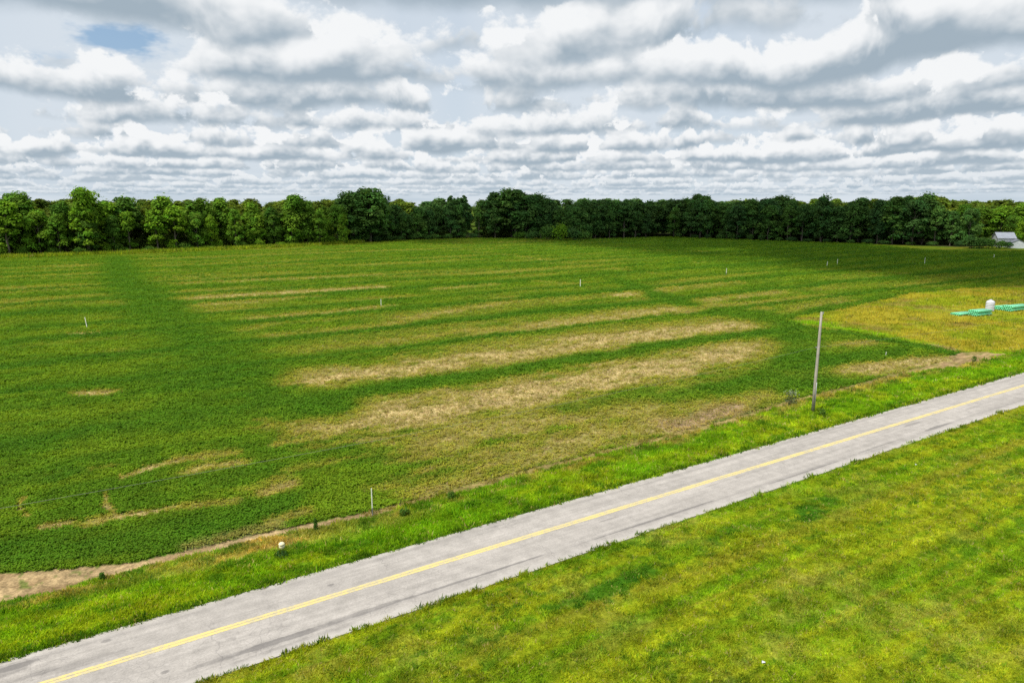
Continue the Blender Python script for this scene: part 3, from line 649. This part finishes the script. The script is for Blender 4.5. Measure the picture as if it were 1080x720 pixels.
# the wood behind, which reads as one mass
def woods():
    Vs, Cs = [], []
    def put(x, y, h, wid, kd):
        tint = np.array([1.2, 1.15, .9]) if x < -90 or (x > 215 and y > 400) else np.array([.7, .95, 1.6])  # back trees outside the sunlit ends get the painted shade tint too
        V, cl = CR[kd][:2]; r = RNG.random(len(V)) < .55; V = V[r]; cl = cl[r]; sc = h / 24; a = random.uniform(0, 6.28); ca, sa = math.cos(a), math.sin(a)
        cen = V.mean(1, keepdims=True); W = cen + (V - cen) * 1.5
        X = (W[..., 0] * ca - W[..., 1] * sa) * sc * wid + x; Y = (W[..., 0] * sa + W[..., 1] * ca) * sc * wid + y
        Vs.append(np.stack([X, Y, W[..., 2] * sc], -1)); Cs.append(cl * random.uniform(.8, 1.2) * tint)
    for poly, backs in ((LEFTW, (18, 27, 38, 50)), (MIDW, (19, 28, 40, 54)), (RIGHTW, (19, 28, 40, 54))):
        for b in backs:
            for (x, y) in walk(poly, 8.5, 2.5, b, random.uniform(0, 5)):
                if y - wood_y(x) < 8: continue
                put(x, y, min(skyline(x, y) * random.uniform(.60, .84), 30), random.uniform(1.1, 1.4), random.randrange(10))
    for (x, y) in walk([(215, 410), (300, 440), (420, 440)], 8, 3) + walk([(215, 425), (320, 460), (420, 470)], 8, 3):
        put(x, y, skyline(x, y) * random.uniform(.85, 1), 1.3, random.randrange(10))
    for (x, y) in walk([(-420, 62), (-300, 175), (-238, 230)], 7, 2, 4) + walk([(-420, 75), (-300, 188), (-240, 242)], 7, 2, 10):
        put(x, y, 25 * random.uniform(.85, 1), 1.2, random.randrange(10))
    for (x, y) in walk([(40, 440), (75, 462), (100, 468), (130, 440), (150, 420)], 6.5, 2.5) + walk([(40, 455), (80, 478), (110, 482), (160, 440)], 7, 2.5) + walk([(60, 438), (96, 452), (125, 432)], 6, 2):
        put(x, y, skyline(x, y) * random.uniform(.85, 1.02), 1.2, random.randrange(10))
    for (x, y) in walk([(-700, 560), (-300, 690), (0, 640), (300, 690), (700, 560)], 11, 8) + walk([(-700, 590), (-300, 720), (0, 670), (300, 720), (700, 590)], 11, 8):
        put(x, y, random.uniform(21, 26), 1.5, random.randrange(10))
    for poly, bk in ((LEFTW, (8, 13, 22)), (MIDW, (9, 14, 22)), (RIGHTW, (17, 25))):
        for b in bk:
            for (x, y) in walk(poly, 4.5, 1.5, b):
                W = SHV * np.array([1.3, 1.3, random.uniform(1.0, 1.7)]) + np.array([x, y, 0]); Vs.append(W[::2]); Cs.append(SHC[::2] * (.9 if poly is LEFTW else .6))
    V = np.concatenate(Vs); c = np.concatenate(Cs)
    m = mat_leaf('wood_leaves', .38, .28)
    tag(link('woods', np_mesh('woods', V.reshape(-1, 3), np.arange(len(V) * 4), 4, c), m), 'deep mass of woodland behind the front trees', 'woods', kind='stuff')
woods()

shd_me = sh_me.copy(); shd_me.materials[0] = SHADE_CROWN  # bush copy with shade tinted into its leaf colour
def bush(x, y, h, wid, label, group=None, dark=False):
    t = empty('bush', (x, y, 0), random.uniform(0, 6.28), label, 'bush', group); t.scale = (wid, wid, h / 4.0)
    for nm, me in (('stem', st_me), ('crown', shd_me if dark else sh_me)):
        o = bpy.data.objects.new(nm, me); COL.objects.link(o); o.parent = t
for i, (u, v, h, w) in enumerate([(548, 252.5, 4, 1.2), (562, 253, 5, 1.4), (578, 253.5, 8, 1.6), (592, 254, 9, 1.6), (606, 254, 7, 1.5), (616, 254, 5, 1.3), (640, 250, 3.5, 1.2), (652, 250, 3, 1.1), (668, 250, 3, 1)]):
    x, y = at(u, v); bush(x, y + 4, h, w, f'round bush before the middle wood, {ordinal(i + 1)} from the left of its clump', 'bushes at the foot of the middle wood', i % 3 > 0)
for i, (u, v, h, w) in enumerate([(1024, 262, 6, 1.3), (1034, 262, 5, 1.3), (1042, 262, 4.5, 1.2)]):
    x, y = at(u, v); bush(x, y, h, w, f'dark bush left of the white barn, {ordinal(i + 1)} from the left', 'bushes left of the barn', True)
for i, (u, v, h, w) in enumerate([(1053, 262, 3.6, .8), (1060, 262, 3.2, .8)]):
    x, y = at(u, v); bush(x, y - 1, h, w, ('dark round bush hiding the left foot of the barn', 'dark round bush between barn and low shed')[i], None, True)
i = 0
for (x, y) in walk(LEFTW, 9, 1.5, .6): 
    i += 1; bush(x, y, random.uniform(1.8, 4.5), random.uniform(.6, 1.1), f'low green bush under the left wood, {ordinal(i)} from its left end', 'bushes under the left wood')
i = 0
for (x, y) in walk(MIDW[:3], 8, 1.5, .8):
    i += 1; bush(x, y, random.uniform(2, 4.5), random.uniform(.8, 1.2), f'low dark bush under the middle wood, {ordinal(i)} right of the tall spreading tree', 'bushes under the middle wood', True)

i = 0
for (x, y) in walk(RIGHTW, 9, 1.2, .5, 5):
    i += 1; bush(x, y, random.uniform(1.5, 4), random.uniform(.6, 1.0), f'low dark bush under the right wood, {ordinal(i)} from its left end', 'bushes under the right wood', True)

# ------------------------------------------------------------------ farm buildings
WHITE = mat_plain('weathered_white_paint', (.62, .64, .66), .7, .2, 0, .1, .8)
TIN = mat_plain('galvanised_roof', (.44, .46, .50), .5, .4, .3, .1, .6)
DARKTIN = mat_plain('grey_roof', (.20, .21, .24), .6, .3, 0, .1, .6)
DARK = mat_plain('dark_opening', (.03, .03, .035), .7, .2)
def gable(name, x, y, rz, L, W, H, RH, label, cat, roofmat, over=.4, door=None, wins=()):
    """ridge along local x"""
    t = empty(name, (x, y, 0), rz, label, cat)
    l, w = L / 2, W / 2; mb = MB()
    mb.add([(-l,-w,0),(l,-w,0),(l,w,0),(-l,w,0),(-l,-w,H),(l,-w,H),(l,w,H),(-l,w,H),(-l,0,H+RH),(l,0,H+RH)],
           [(0,1,5,4),(2,3,7,6),(1,2,6,9,5),(3,0,4,8,7),(3,2,1,0)])
    wl = mb.build('wall', WHITE, t)
    e = over; sl = RH / w; rf = MB()
    for sg in (-1, 1):
        y0, z0 = sg * (w + e), H - e * sl + .08; y1, z1 = 0, H + RH + .08
        vs = [(-l - e, y0, z0), (l + e, y0, z0), (l + e, y1, z1), (-l - e, y1, z1)]; vs += [(a, b, c + .1) for a, b, c in vs]
        fs = [(0,1,2,3),(7,6,5,4),(0,4,5,1),(1,5,6,2),(2,6,7,3),(3,7,4,0)]
        rf.add(vs, fs if sg > 0 else [q[::-1] for q in fs])
    rf.build('roof', roofmat, t)
    if door: MB().box((door[0], -w - .03, door[2] / 2), (door[1], .06, door[2])).build('door', DARKTIN if door[3] else DARK, t)
    for (wx, wz, ww, wh) in wins:
        f = MB().box((wx, -w - .025, wz), (ww + .2, .05, wh + .2)).build('window', WHITE, t)
        MB().box((wx, -w - .06, wz), (ww, .03, wh)).build('pane', DARK, f)
    return t
bx = at_depth(1058.5, 336, 4)
gable('barn', bx, 336, R(-14), 7.2, 7.0, 4.4, 2.4, 'tall white barn with a bright tin roof at the wood edge', 'barn', TIN, .5, (2.2, 2.2, 2.8, True), [(-2.2, 2.3, 1.0, 1.0)])
bx = at_depth(1070, 325, 2)
gable('farm_shed', bx + 2.6, 327, R(62), 9, 6.2, 2.4, 1.5, 'low white shed with a grey pitched roof right of the barn', 'shed', DARKTIN, .3)

# ------------------------------------------------------------------ utility poles and their cable
POLE = mat_wood('weathered_pole_wood', (.30, .27, .225), (.48, .445, .38), .03)
STEEL = mat_plain('grey_steel', (.34, .35, .35), .5, .4, .6)
CABLEM = mat_plain('cable_sheath', (.24, .235, .19), .8, .1)
base = at(857, 435); PH = 10.0
def pole(x, y, label):
    t = empty('utility_pole', (x, y, 0), RA, label, 'utility pole', 'utility poles along the road')
    MB().tube([(0, 0, -.3), (0, 0, 3), (.02, 0, 7), (0, 0, PH - .05), (0, 0, PH)], [.145, .14, .125, .11, .08], 16).build('shaft', POLE, t, True)
    MB().tube([(.0, -.165, 0), (0, -.16, 3.1)], .035, 8).tube([(.17, -.05, 0), (.16, -.05, 2.3)], .025, 8).build('conduit', STEEL, t, True)
    mb = MB().box((0, .19, 6.5), (.10, .14, .10)).tube([(0, .12, 6.5), (0, .30, 6.5)], .03, 8); mb.build('cable_clamp', STEEL, t)
    MB().tube([(-.05, 0, PH - .25), (.30, 0, PH - .2)], .03, 8).tube([(.30, 0, PH - .2), (.30, 0, PH - .02)], [.05, .035], 8).build('insulator', STEEL, t)
    MB().box((0, -.165, 1.9), (.13, .02, .2)).build('tag_plate', STEEL, t)
    return t
SPAN = 90.0
pts = [base + ES * SPAN * k for k in (-1, 0, 1)]
pole(*pts[1], 'weathered bare wooden utility pole standing on the far verge')
pole(*pts[0], 'wooden utility pole beyond the left side of the photo'); pole(*pts[2], 'wooden utility pole beyond the right side of the photo')
for i, (a, b) in enumerate(((pts[0], pts[1]), (pts[1], pts[2]))):
    a = a + EN * .30; b = b + EN * .30
    path = [(a[0] + (b[0] - a[0]) * f, a[1] + (b[1] - a[1]) * f, 6.5 - 4 * .98 * f * (1 - f)) for f in np.linspace(0, 1, 25)]
    tag(MB().tube(path, .0075, 6).build('overhead_cable', CABLEM, None, True), ('thin grey cable sagging left from the wooden pole over the field edge', 'thin grey cable running right from the wooden pole')[i], 'cable', 'overhead cables')

# ------------------------------------------------------------------ marker posts and stakes
LATH = mat_plain('pale_lath_wood', (.80, .79, .70), .8, .2, 0, .1, 6)
def rodded(name, u, v, h, lean, label, cat, group=None, r=.035, two=False):
    x, y = at(u, v); t = empty(name, (x, y, 0), random.uniform(-.5, .5), label, cat, group)
    if two:
        MB().tube([(0, 0, -.1), (.0, 0, h * .30)], r * 1.15, 8).build('base_sleeve', STEEL, t)
        MB().tube([(0, 0, h * .30), (.0, 0, h * .98), (0, 0, h)], [r, r, r * .5], 8).build('shaft', LATH, t)
    else:
        mb = MB().box((0, 0, h / 2 - .1), (r * 2.4, r * 1.1, h - .1)); mb.add([(-r*1.2,-r*.55,h-.15),(r*1.2,-r*.55,h-.15),(r*1.2,r*.55,h-.15),(-r*1.2,r*.55,h-.15),(0,0,h)], [(0,1,4),(1,2,4),(2,3,4),(3,0,4)])
        mb.build('lath', LATH, t); t.rotation_euler = (0, lean, t.rotation_euler[2])
    return t
rodded('marker_post', 393, 544, 1.95, 0, 'slim white topped marker post at the near edge of the crop', 'marker post', None, .035, True)
G_ST = 'survey stakes standing in the field'
for (u, v, h, ln, r, lab) in [(92, 346, 1.9, -.14, .045, 'tilted pale stake in the left part of the field'), (402, 323.5, 1.6, 0, .04, 'pale stake on the tan patch in the middle left of the field'),
        (612, 303, 2.0, 0, .055, 'upright pale stake in the middle of the field'), (766, 289.5, 1.9, 0, .055, 'pale stake in the field left of the cloud shadow'),
        (872, 281.5, 1.9, .06, .055, 'left one of the two pale stakes close together in the shaded field'), (883, 279, 1.9, 0, .05, 'right one of the two pale stakes close together in the shaded field'),
        (975, 279, 2.4, 0, .06, 'single pale stake in the shaded right part of the field'), (1048, 273, 1.8, 0, .06, 'short pale stake in the shaded field in front of the barn'),
        (934, 375, .6, .1, .025, 'short tan stake in the crop right of the utility pole')]:
    o_ = rodded('survey_stake', u, v, h, ln, lab, 'stake', G_ST, r)

# pale capped pedestal in the verge
x, y = at(297.5, 580); t = empty('cable_pedestal', (x, y, .1), .3, 'small cream domed cable pedestal sunk in the long verge grass', 'pedestal')
CREAM = mat_plain('cream_plastic', (.74, .68, .42), .5, .35, 0, .06, 5)
MB().lathe([(.13, -.1), (.14, .10), (.165, .12), (.165, .20), (.13, .22)], 18).build('skirt', CREAM, t, False)
MB().lathe([(.09, .22), (.09, .27)], 16).build('neck', STEEL, t)
MB().lathe([(.17, .27), (.185, .29), (.17, .34), (.12, .39), (.05, .42), (.01, .425)], 20).build('cap', CREAM, t, True)

# weeds one can pick out
WEED = mat_leaf('weed_leaves', .3, .2)
def weed(u, v, h, w, colr, label, cone=False, flower=None, n=160):
    x, y = at(u, v); r = np.random.default_rng(int(u)); t = empty('weed', (x, y, 0), 0, label, 'weed')
    z = r.random(n) ** .8; rr = (w * (1 - z * .85) if cone else w * np.sqrt(np.maximum(.05, 1 - (z * 1.6 - .8) ** 2))) * np.sqrt(r.random(n)); a = r.random(n) * 6.28
    p = np.stack([np.cos(a) * rr, np.sin(a) * rr, z * h], 1); nr = p / np.array([w, w, h]) + r.normal(size=(n, 3)) * .5 + np.array([0, 0, .3]); nr /= np.linalg.norm(nr, axis=1)[:, None]
    uu = np.cross(nr, r.normal(size=(n, 3))); uu /= np.linalg.norm(uu, axis=1)[:, None]; ww = np.cross(nr, uu); s = (.05 + .07 * r.random(n))[:, None] * (.6 + h * .5)
    V = np.stack([p - uu * s, p - ww * s * .6, p + uu * s, p + ww * s * .6], 1)
    cl = np.array(colr)[None] * (.7 + .6 * r.random((n, 1)))
    link('leaves', np_mesh('leaves', V.reshape(-1, 3), np.arange(n * 4), 4, cl), WEED, t)
    mb = MB()
    for i in range(4): mb.tube([(0, 0, -.05), (w * .3 * math.cos(i * 1.6), w * .3 * math.sin(i * 1.6), h * .8)], [.015, .006], 5)
    mb.build('stem', BARK, t)
    if flower:
        q = r.random(n // 3) * 6.28; rr = w * np.sqrt(r.random(n // 3)); p = np.stack([np.cos(q) * rr, np.sin(q) * rr, h * (.8 + .3 * r.random(n // 3))], 1)
        d = .05; V = np.stack([p + np.array([-d, 0, 0]), p + np.array([0, -d, .01]), p + np.array([d, 0, 0]), p + np.array([0, d, .01])], 1)
        link('flower_head', np_mesh('flower_head', V.reshape(-1, 3), np.arange(len(p) * 4), 4, np.tile(flower, (len(p), 1))), WEED, t)
DG = (.065, .14, .015)
weed(333, 560, .85, .2, DG, 'dark cone shaped weed at the crop edge left of the marker post', True)
weed(427, 544, .55, .34, DG, 'dark round weed at the crop edge right of the marker post')
weed(866, 439, .8, .6, DG, 'dark weeds growing at the foot of the utility pole')
weed(834, 426, 1.3, .75, (.10, .13, .06), 'pale grey green flowering weed left of the utility pole', False, (.55, .58, .5))
weed(476, 527, .6, .3, DG, 'small dark weed on the verge edge above the road')
weed(1027, 382, .8, .3, DG, 'small dark weed on the bare soil corner of the field')
weed(108, 611, .4, .13, DG, 'short dark weed on the bare soil strip at the left')
weed(297, 587, .35, .42, (.035, .09, .015), 'rank green weeds around the cream pedestal')

# ------------------------------------------------------------------ pipes and tank on the meadow
GREEN = mat_plain('green_pvc', (.20, .74, .40), .35, .5, 0, .05, 2)
def pipe_bundle(u, v, cols, rows, length, rz, dia, label):
    dia *= 1.2
    x, y = at(u, v); t = empty('pipe_bundle', (x, y, 0), rz, label, 'pipe bundle', 'green pipe bundles on the meadow')
    W = cols * dia
    for xx in (.8, length - .8): MB().box((xx, W / 2, .05), (.1, W + .1, .1)).build('timber_bearer', POLE, t)
    pm = None
    for r_ in range(rows):
        for c_ in range(cols - (r_ % 2)):
            yy0 = dia * (.5 + c_ + .5 * (r_ % 2)); zz = .10 + dia * (.5 + .866 * r_)
            if pm is None:
                b = MB().tube([(0, 0, 0), (.28, 0, 0), (.34, 0, 0), (length, 0, 0)], [dia * .5, dia * .5, dia * .45, dia * .45], 12, True, .86)
                o = b.build('pipe', GREEN, t, True); pm = o.data
            else:
                o = bpy.data.objects.new('pipe', pm); COL.objects.link(o); o.parent = t
            o.location = (random.uniform(-.06, .06), yy0, zz)
    H_ = .1 + dia * (1 + .866 * (rows - 1))
    for xx in (1.2, length - 1.2):
        s = MB(); s.box((xx, W / 2, H_ + .012), (.05, W - dia, .012)); s.box((xx, -.012, .1 + dia * .5), (.05, .012, dia)).box((xx, W + .012, .1 + dia * .5), (.05, .012, dia)); s.build('strap', POLE, t)
rz = R(24)
pipe_bundle(1012, 333.5, 5, 1, 4.4, rz, .30, 'low single layer of green pipes at the left end of the pipe stacks')
pipe_bundle(1031, 334, 5, 3, 4.2, rz, .30, 'tall green pipe stack below the white tank with open ends facing out')
pipe_bundle(1056, 327.5, 5, 2, 4.2, rz, .30, 'low green pipe stack right of the white tank')
pipe_bundle(1067, 329, 5, 3, 6, rz, .30, 'tall green pipe stack at the right border of the photo')
TANK = mat_plain('white_polyethylene', (.60, .60, .64), .45, .4, 0, .04, 2)
x, y = at(1043.5, 328); t = empty('water_tank', (x, y, 0), 0, 'white dome topped plastic tank standing behind the green pipes', 'tank')
TS = .84
prof = [(.86, 0), (.88, .05)]
for i in range(5):
    z0 = .12 + i * .30; prof += [(.88, z0), (.88, z0 + .2), (.84, z0 + .23), (.84, z0 + .27)]
prof += [(.88, 1.64), (.86, 1.74), (.72, 1.92), (.48, 2.06), (.28, 2.10)]
MB().lathe([(a_ * TS, b_) for a_, b_ in prof], 32).build('tank_body', TANK, t, True)
MB().lathe([(.24, 2.10), (.25, 2.2), (.22, 2.24), (.02, 2.26)], 20).build('lid', TANK, t)
MB().tube([(0, -.72, .18), (0, -.88, .18)], .05, 10).build('outlet', STEEL, t)
# scraps of litter on the lawn
for (u, v, lab) in [(805, 700, 'tiny white scrap of litter low on the near lawn'), (966, 491, 'small pale scrap of litter on the upper right of the near lawn')]:
    x, y = at(u, v); mb = MB(); mb.add([(-.08, -.04, .06), (.07, -.05, .09), (.09, .05, .07), (-.05, .06, .12)], [(0, 1, 2), (0, 2, 3)]).add([(-.08, -.04, .055), (.07, -.05, .085), (.09, .05, .065), (-.05, .06, .115)], [(2, 1, 0), (3, 2, 0)])
    tag(mb.build('litter', TANK, None, False, (x, y, .03)), lab, 'litter')

# ------------------------------------------------------------------ sun, the overhead cloud, the sky
SUN_EL, SUN_AZ = R(60), R(-128)                 # azimuth from the view direction, left negative
SD = Vector((math.sin(SUN_AZ) * math.cos(SUN_EL), math.cos(SUN_AZ) * math.cos(SUN_EL), math.sin(SUN_EL)))
sl = bpy.data.lights.new('sun', 'SUN'); sl.energy = 4.2; sl.angle = R(.53); sl.color = (1, .955, .88)
so = bpy.data.objects.new('sun', sl); COL.objects.link(so); so.rotation_euler = (-SD).to_track_quat('-Z', 'Y').to_euler(); so.location = (0, 0, 900)
CLOUDM, t_, o_ = material('cloud_vapour')          # thin vapour: each puff lets part of the light through
d_ = t_.node('ShaderNodeBsdfDiffuse'); d_.inputs[0].default_value = rgb(.95, .95, .96); tp_ = t_.node('ShaderNodeBsdfTransparent'); mx_ = t_.node('ShaderNodeMixShader')
mx_.inputs[0].default_value = .30; t_.l.new(tp_.outputs[0], mx_.inputs[1]); t_.l.new(d_.outputs[0], mx_.inputs[2]); t_.l.new(mx_.outputs[0], o_.inputs[0])
SHADE = [(-84, 352), (-66, 620), (255, 620), (236, 352), (222, 312), (330, 285), (330, 215), (133, 170), (112, 232), (70, 318), (10, 382), (-55, 376)]
def cloud():
    alt = 1500.0; off = np.array([SD.x, SD.y]) / SD.z * alt; r = np.random.default_rng(5)
    px = []; 
    while len(px) < 150:
        q = np.array([r.uniform(-95, 340), r.uniform(165, 630)])
        if inside(q[:1], q[1:], SHADE)[0]: px.append(q)
    ed = []
    for i in range(len(SHADE)):
        a, b = np.array(SHADE[i]), np.array(SHADE[(i + 1) % len(SHADE)]); L = np.linalg.norm(b - a)
        for k in range(int(L / 13)): ed.append(a + (b - a) * (k + .5) / int(L / 13) + r.normal(size=2) * 12)
    import bmesh
    bm = bmesh.new(); bmesh.ops.create_icosphere(bm, subdivisions=2, radius=1); bv = np.array([v.co for v in bm.verts]); bf = np.array([[v.index for v in f.verts] for f in bm.faces]); bm.free()
    Vs, Fs = [], []; o = 0
    for j, q in enumerate(px + ed):
        R_ = r.uniform(24, 46) if j < len(px) else r.uniform(8, 20)
        if j < len(px):
            dmin = min(np.linalg.norm(np.array(q) - np.array(e)) for e in ed); R_ = min(R_, dmin + 6)
        dsp = 1 + .18 * np.sin(bv[:, 0] * 5 + j) * np.sin(bv[:, 1] * 4 + 2 * j) + .1 * r.random(len(bv))
        zc = alt + R_ * .3 + r.uniform(0, 10)
        off_j = np.array([SD.x, SD.y]) / SD.z * zc
        V = bv * dsp[:, None] * R_; V[:, 2] = np.maximum(V[:, 2] * .8, -.25 * R_)
        Vs.append(V + np.array([q[0] + off_j[0], q[1] + off_j[1], zc])); Fs.append(bf + o); o += len(bv)
    me = np_mesh('cloud', np.concatenate(Vs), np.concatenate(Fs).ravel(), 3, None, True)
    tag(link('cloud', me, CLOUDM), 'low cumulus cloud overhead that shades the right of the field', 'cloud', kind='structure')
cloud()

W = bpy.data.worlds.new('World'); S.world = W; W.use_nodes = True
w = NT(W.node_tree); w.n.clear()
wo = w.node('ShaderNodeOutputWorld'); bg = w.node('ShaderNodeBackground'); w.l.new(bg.outputs[0], wo.inputs[0])
sky = w.node('ShaderNodeTexSky', sky_type='NISHITA'); sky.sun_disc = False; sky.sun_elevation = SUN_EL; sky.sun_rotation = SUN_AZ; sky.altitude = 200; sky.dust_density = 1.0
BGS = .10; bg.inputs[1].default_value = BGS
d = w.node('ShaderNodeTexCoord').outputs['Generated']
sep = w.node('ShaderNodeSeparateXYZ'); w.l.new(d, sep.inputs[0])
zc = w.math('MAXIMUM', sep.outputs[2], .010)
inv = w.math('DIVIDE', 1.0, zc)
# cumulus in rows one behind the other: shells of air at growing distance, each with its own flat-based puffs
hor = w.math('SQRT', w.math('ADD', w.math('MULTIPLY', sep.outputs[0], sep.outputs[0]), w.math('MULTIPLY', sep.outputs[1], sep.outputs[1])))
hd = w.vmath('MULTIPLY', w.vmath('SCALE', d, scale=w.math('DIVIDE', 1.0, w.math('MAXIMUM', hor, .05))), (1, 1, 0))   # unit length on the ground plan
tanel = w.math('DIVIDE', sep.outputs[2], w.math('MAXIMUM', hor, .05))
NSH, R0, RK, FREQ, THICK = 14, 2.9, 1.285, .78, .80
HOLES = [(140, 44, .085, -.2), (55, 66, .06, -.08), (900, 80, .26, .06), (300, 30, .2, .03), (400, 150, .3, .02)]
def polar(u, v):
    a = (v - 360) / F; q = np.array([(u - 540) / F, math.cos(PITCH) - a * math.sin(PITCH), -(math.sin(PITCH) + a * math.cos(PITCH))]); return q / math.hypot(q[0], q[1])
# clear hole and heavy cells (directions on the unit ring)
cov = None
tc0 = w.node('ShaderNodeCombineXYZ'); w.l.new(tanel, tc0.inputs[2]); tanv = tc0.outputs[0]
holen = w.noise(w.vmath('ADD', hd, w.vmath('MULTIPLY', tanv, (0, 0, 2.2))), 13, 4, .6)
for (u, v, ru, amt) in HOLES:
    c = polar(u, v); dd = w.vmath('DISTANCE', w.vmath('ADD', hd, w.vmath('MULTIPLY', tanv, (0, 0, 2.6))), (float(c[0]), float(c[1]), float(c[2] * 2.6)))
    dd = w.math('ADD', dd, w.math('MULTIPLY', w.math('SUBTRACT', holen, .5), .16))
    g = w.smooth(dd, 0.0, ru, amt, 0.0); cov = g if cov is None else w.math('ADD', cov, g)
T = A = LA = None
wobs = [w.noise(w.vmath('ADD', hd, (i * 5.3, i * 2.1, 0)), 3.6, 2, .5) for i in range(4)]
tc_ = w.node('ShaderNodeCombineXYZ'); w.l.new(tanel, tc_.inputs[2]); tanv = tc_.outputs[0]
for k in range(NSH):
    r_ = w.math('MULTIPLY', w.math('MULTIPLY_ADD', wobs[k % 4], .62, .69), R0 * RK ** k)
    p = w.vmath('ADD', w.vmath('MULTIPLY', w.vmath('SCALE', hd, scale=r_), (1, 1, 1.0)), (k * 3.7 + 1.1, k * 1.3, 0))
    zc_ = w.node('ShaderNodeCombineXYZ'); w.l.new(w.math('MULTIPLY', w.math('MULTIPLY', tanel, r_), 1.45), zc_.inputs[2])
    p = w.vmath('ADD', p, zc_.outputs[0])
    n_ = w.noise(p, FREQ, 6 if k < 6 else 4, .53, '3D', 2.2)
    bump = w.math('SUBTRACT', n_, .5)
    n2 = w.noise(w.vmath('ADD', p, (-.10, -.06, .20)), FREQ, 4 if k < 6 else 3, .53, '3D', 2.2)
    der = w.math('SUBTRACT', n_, n2)
    f = w.math('DIVIDE', w.math('SUBTRACT', w.math('MULTIPLY', tanel, r_), 1.0), THICK)
    thr = w.math('MULTIPLY_ADD', w.math('MAXIMUM', f, 0.0), .23, .365)
    ex = w.math('SUBTRACT', w.math('ADD', n_, cov), thr)
    a = w.math('MULTIPLY', w.smooth(ex, 0.0, .055), w.smooth(w.math('MULTIPLY_ADD', bump, .5, f), -.08, .10))
    lt = w.math('MULTIPLY_ADD', f, 1.5, w.math('MULTIPLY_ADD', der, 2.4, .10))
    lt = w.math('MULTIPLY_ADD', ex, -1.0, lt)
    lt = w.math('MAXIMUM', w.math('MINIMUM', lt, 1.0), 0.0)
    if T is None: A = a; LA = w.math('MULTIPLY', a, lt); T = w.math('SUBTRACT', 1.0, a)
    else:
        wk = w.math('MULTIPLY', T, a); A = w.math('ADD', A, wk); LA = w.math('MULTIPLY_ADD', wk, lt, LA); T = w.math('SUBTRACT', T, wk)
lit = w.smooth(w.math('DIVIDE', LA, w.math('MAXIMUM', A, .001)), -.10, .60)
K = 1.0 / BGS
cl = w.mix(lit, rgb(.30 * K, .38 * K, .45 * K), rgb(.82 * K, .835 * K, .845 * K))
skyc = w.mix(.4, sky.outputs[0], rgb(.36 * K, .54 * K, .74 * K))
veil = w.smooth(w.noise(w.vmath('MULTIPLY', hd, (1, 1, 1)), 3.0, 3, .5), .25, .55, .55, .95)
veil = w.math('MULTIPLY', veil, w.smooth(w.math('MULTIPLY', cov, -1.0), .02, .14, 1.0, .0))
skyc2 = w.mix(veil, skyc, rgb(.62 * K, .68 * K, .74 * K))
c = w.mix(A, skyc2, cl)
hz = w.smooth(tanel, .0, .075, .62, 0.0)
strat = w.noise(w.vmath('ADD', hd, w.vmath('MULTIPLY', tanv, (0, 0, 14))), 5.0, 5, .6)
c = w.mix(hz, c, w.mix(w.smooth(strat, .36, .64), rgb(.44 * K, .53 * K, .61 * K), rgb(.64 * K, .70 * K, .75 * K)))
# overhead, out of reach of the rows: broken cloud
ov = w.noise(w.vmath('SCALE', d, scale=w.math('DIVIDE', 1.0, zc)), 1.1, 5, .55)
oc = w.mix(w.smooth(ov, .38, .55), skyc, w.mix(w.smooth(ov, .45, .7), rgb(.85 * K, .87 * K, .9 * K), rgb(.45 * K, .5 * K, .56 * K)))
c = w.mix(w.smooth(tanel, .33, .42), c, oc)
w.l.new(c, bg.inputs[0])
W.cycles.sampling_method = 'NONE'

# ------------------------------------------------------------------ rendering
S.render.engine = 'CYCLES'
S.view_settings.view_transform = 'Standard'; S.view_settings.look = 'None'; S.view_settings.exposure = .15; S.view_settings.gamma = 1.0; S.view_settings.use_curve_mapping = False
cy = S.cycles; cy.max_bounces = 4; cy.diffuse_bounces = 2; cy.glossy_bounces = 1; cy.transmission_bounces = 2; cy.transparent_max_bounces = 24
cy.use_denoising = False; cy.caustics_reflective = False; cy.caustics_refractive = False
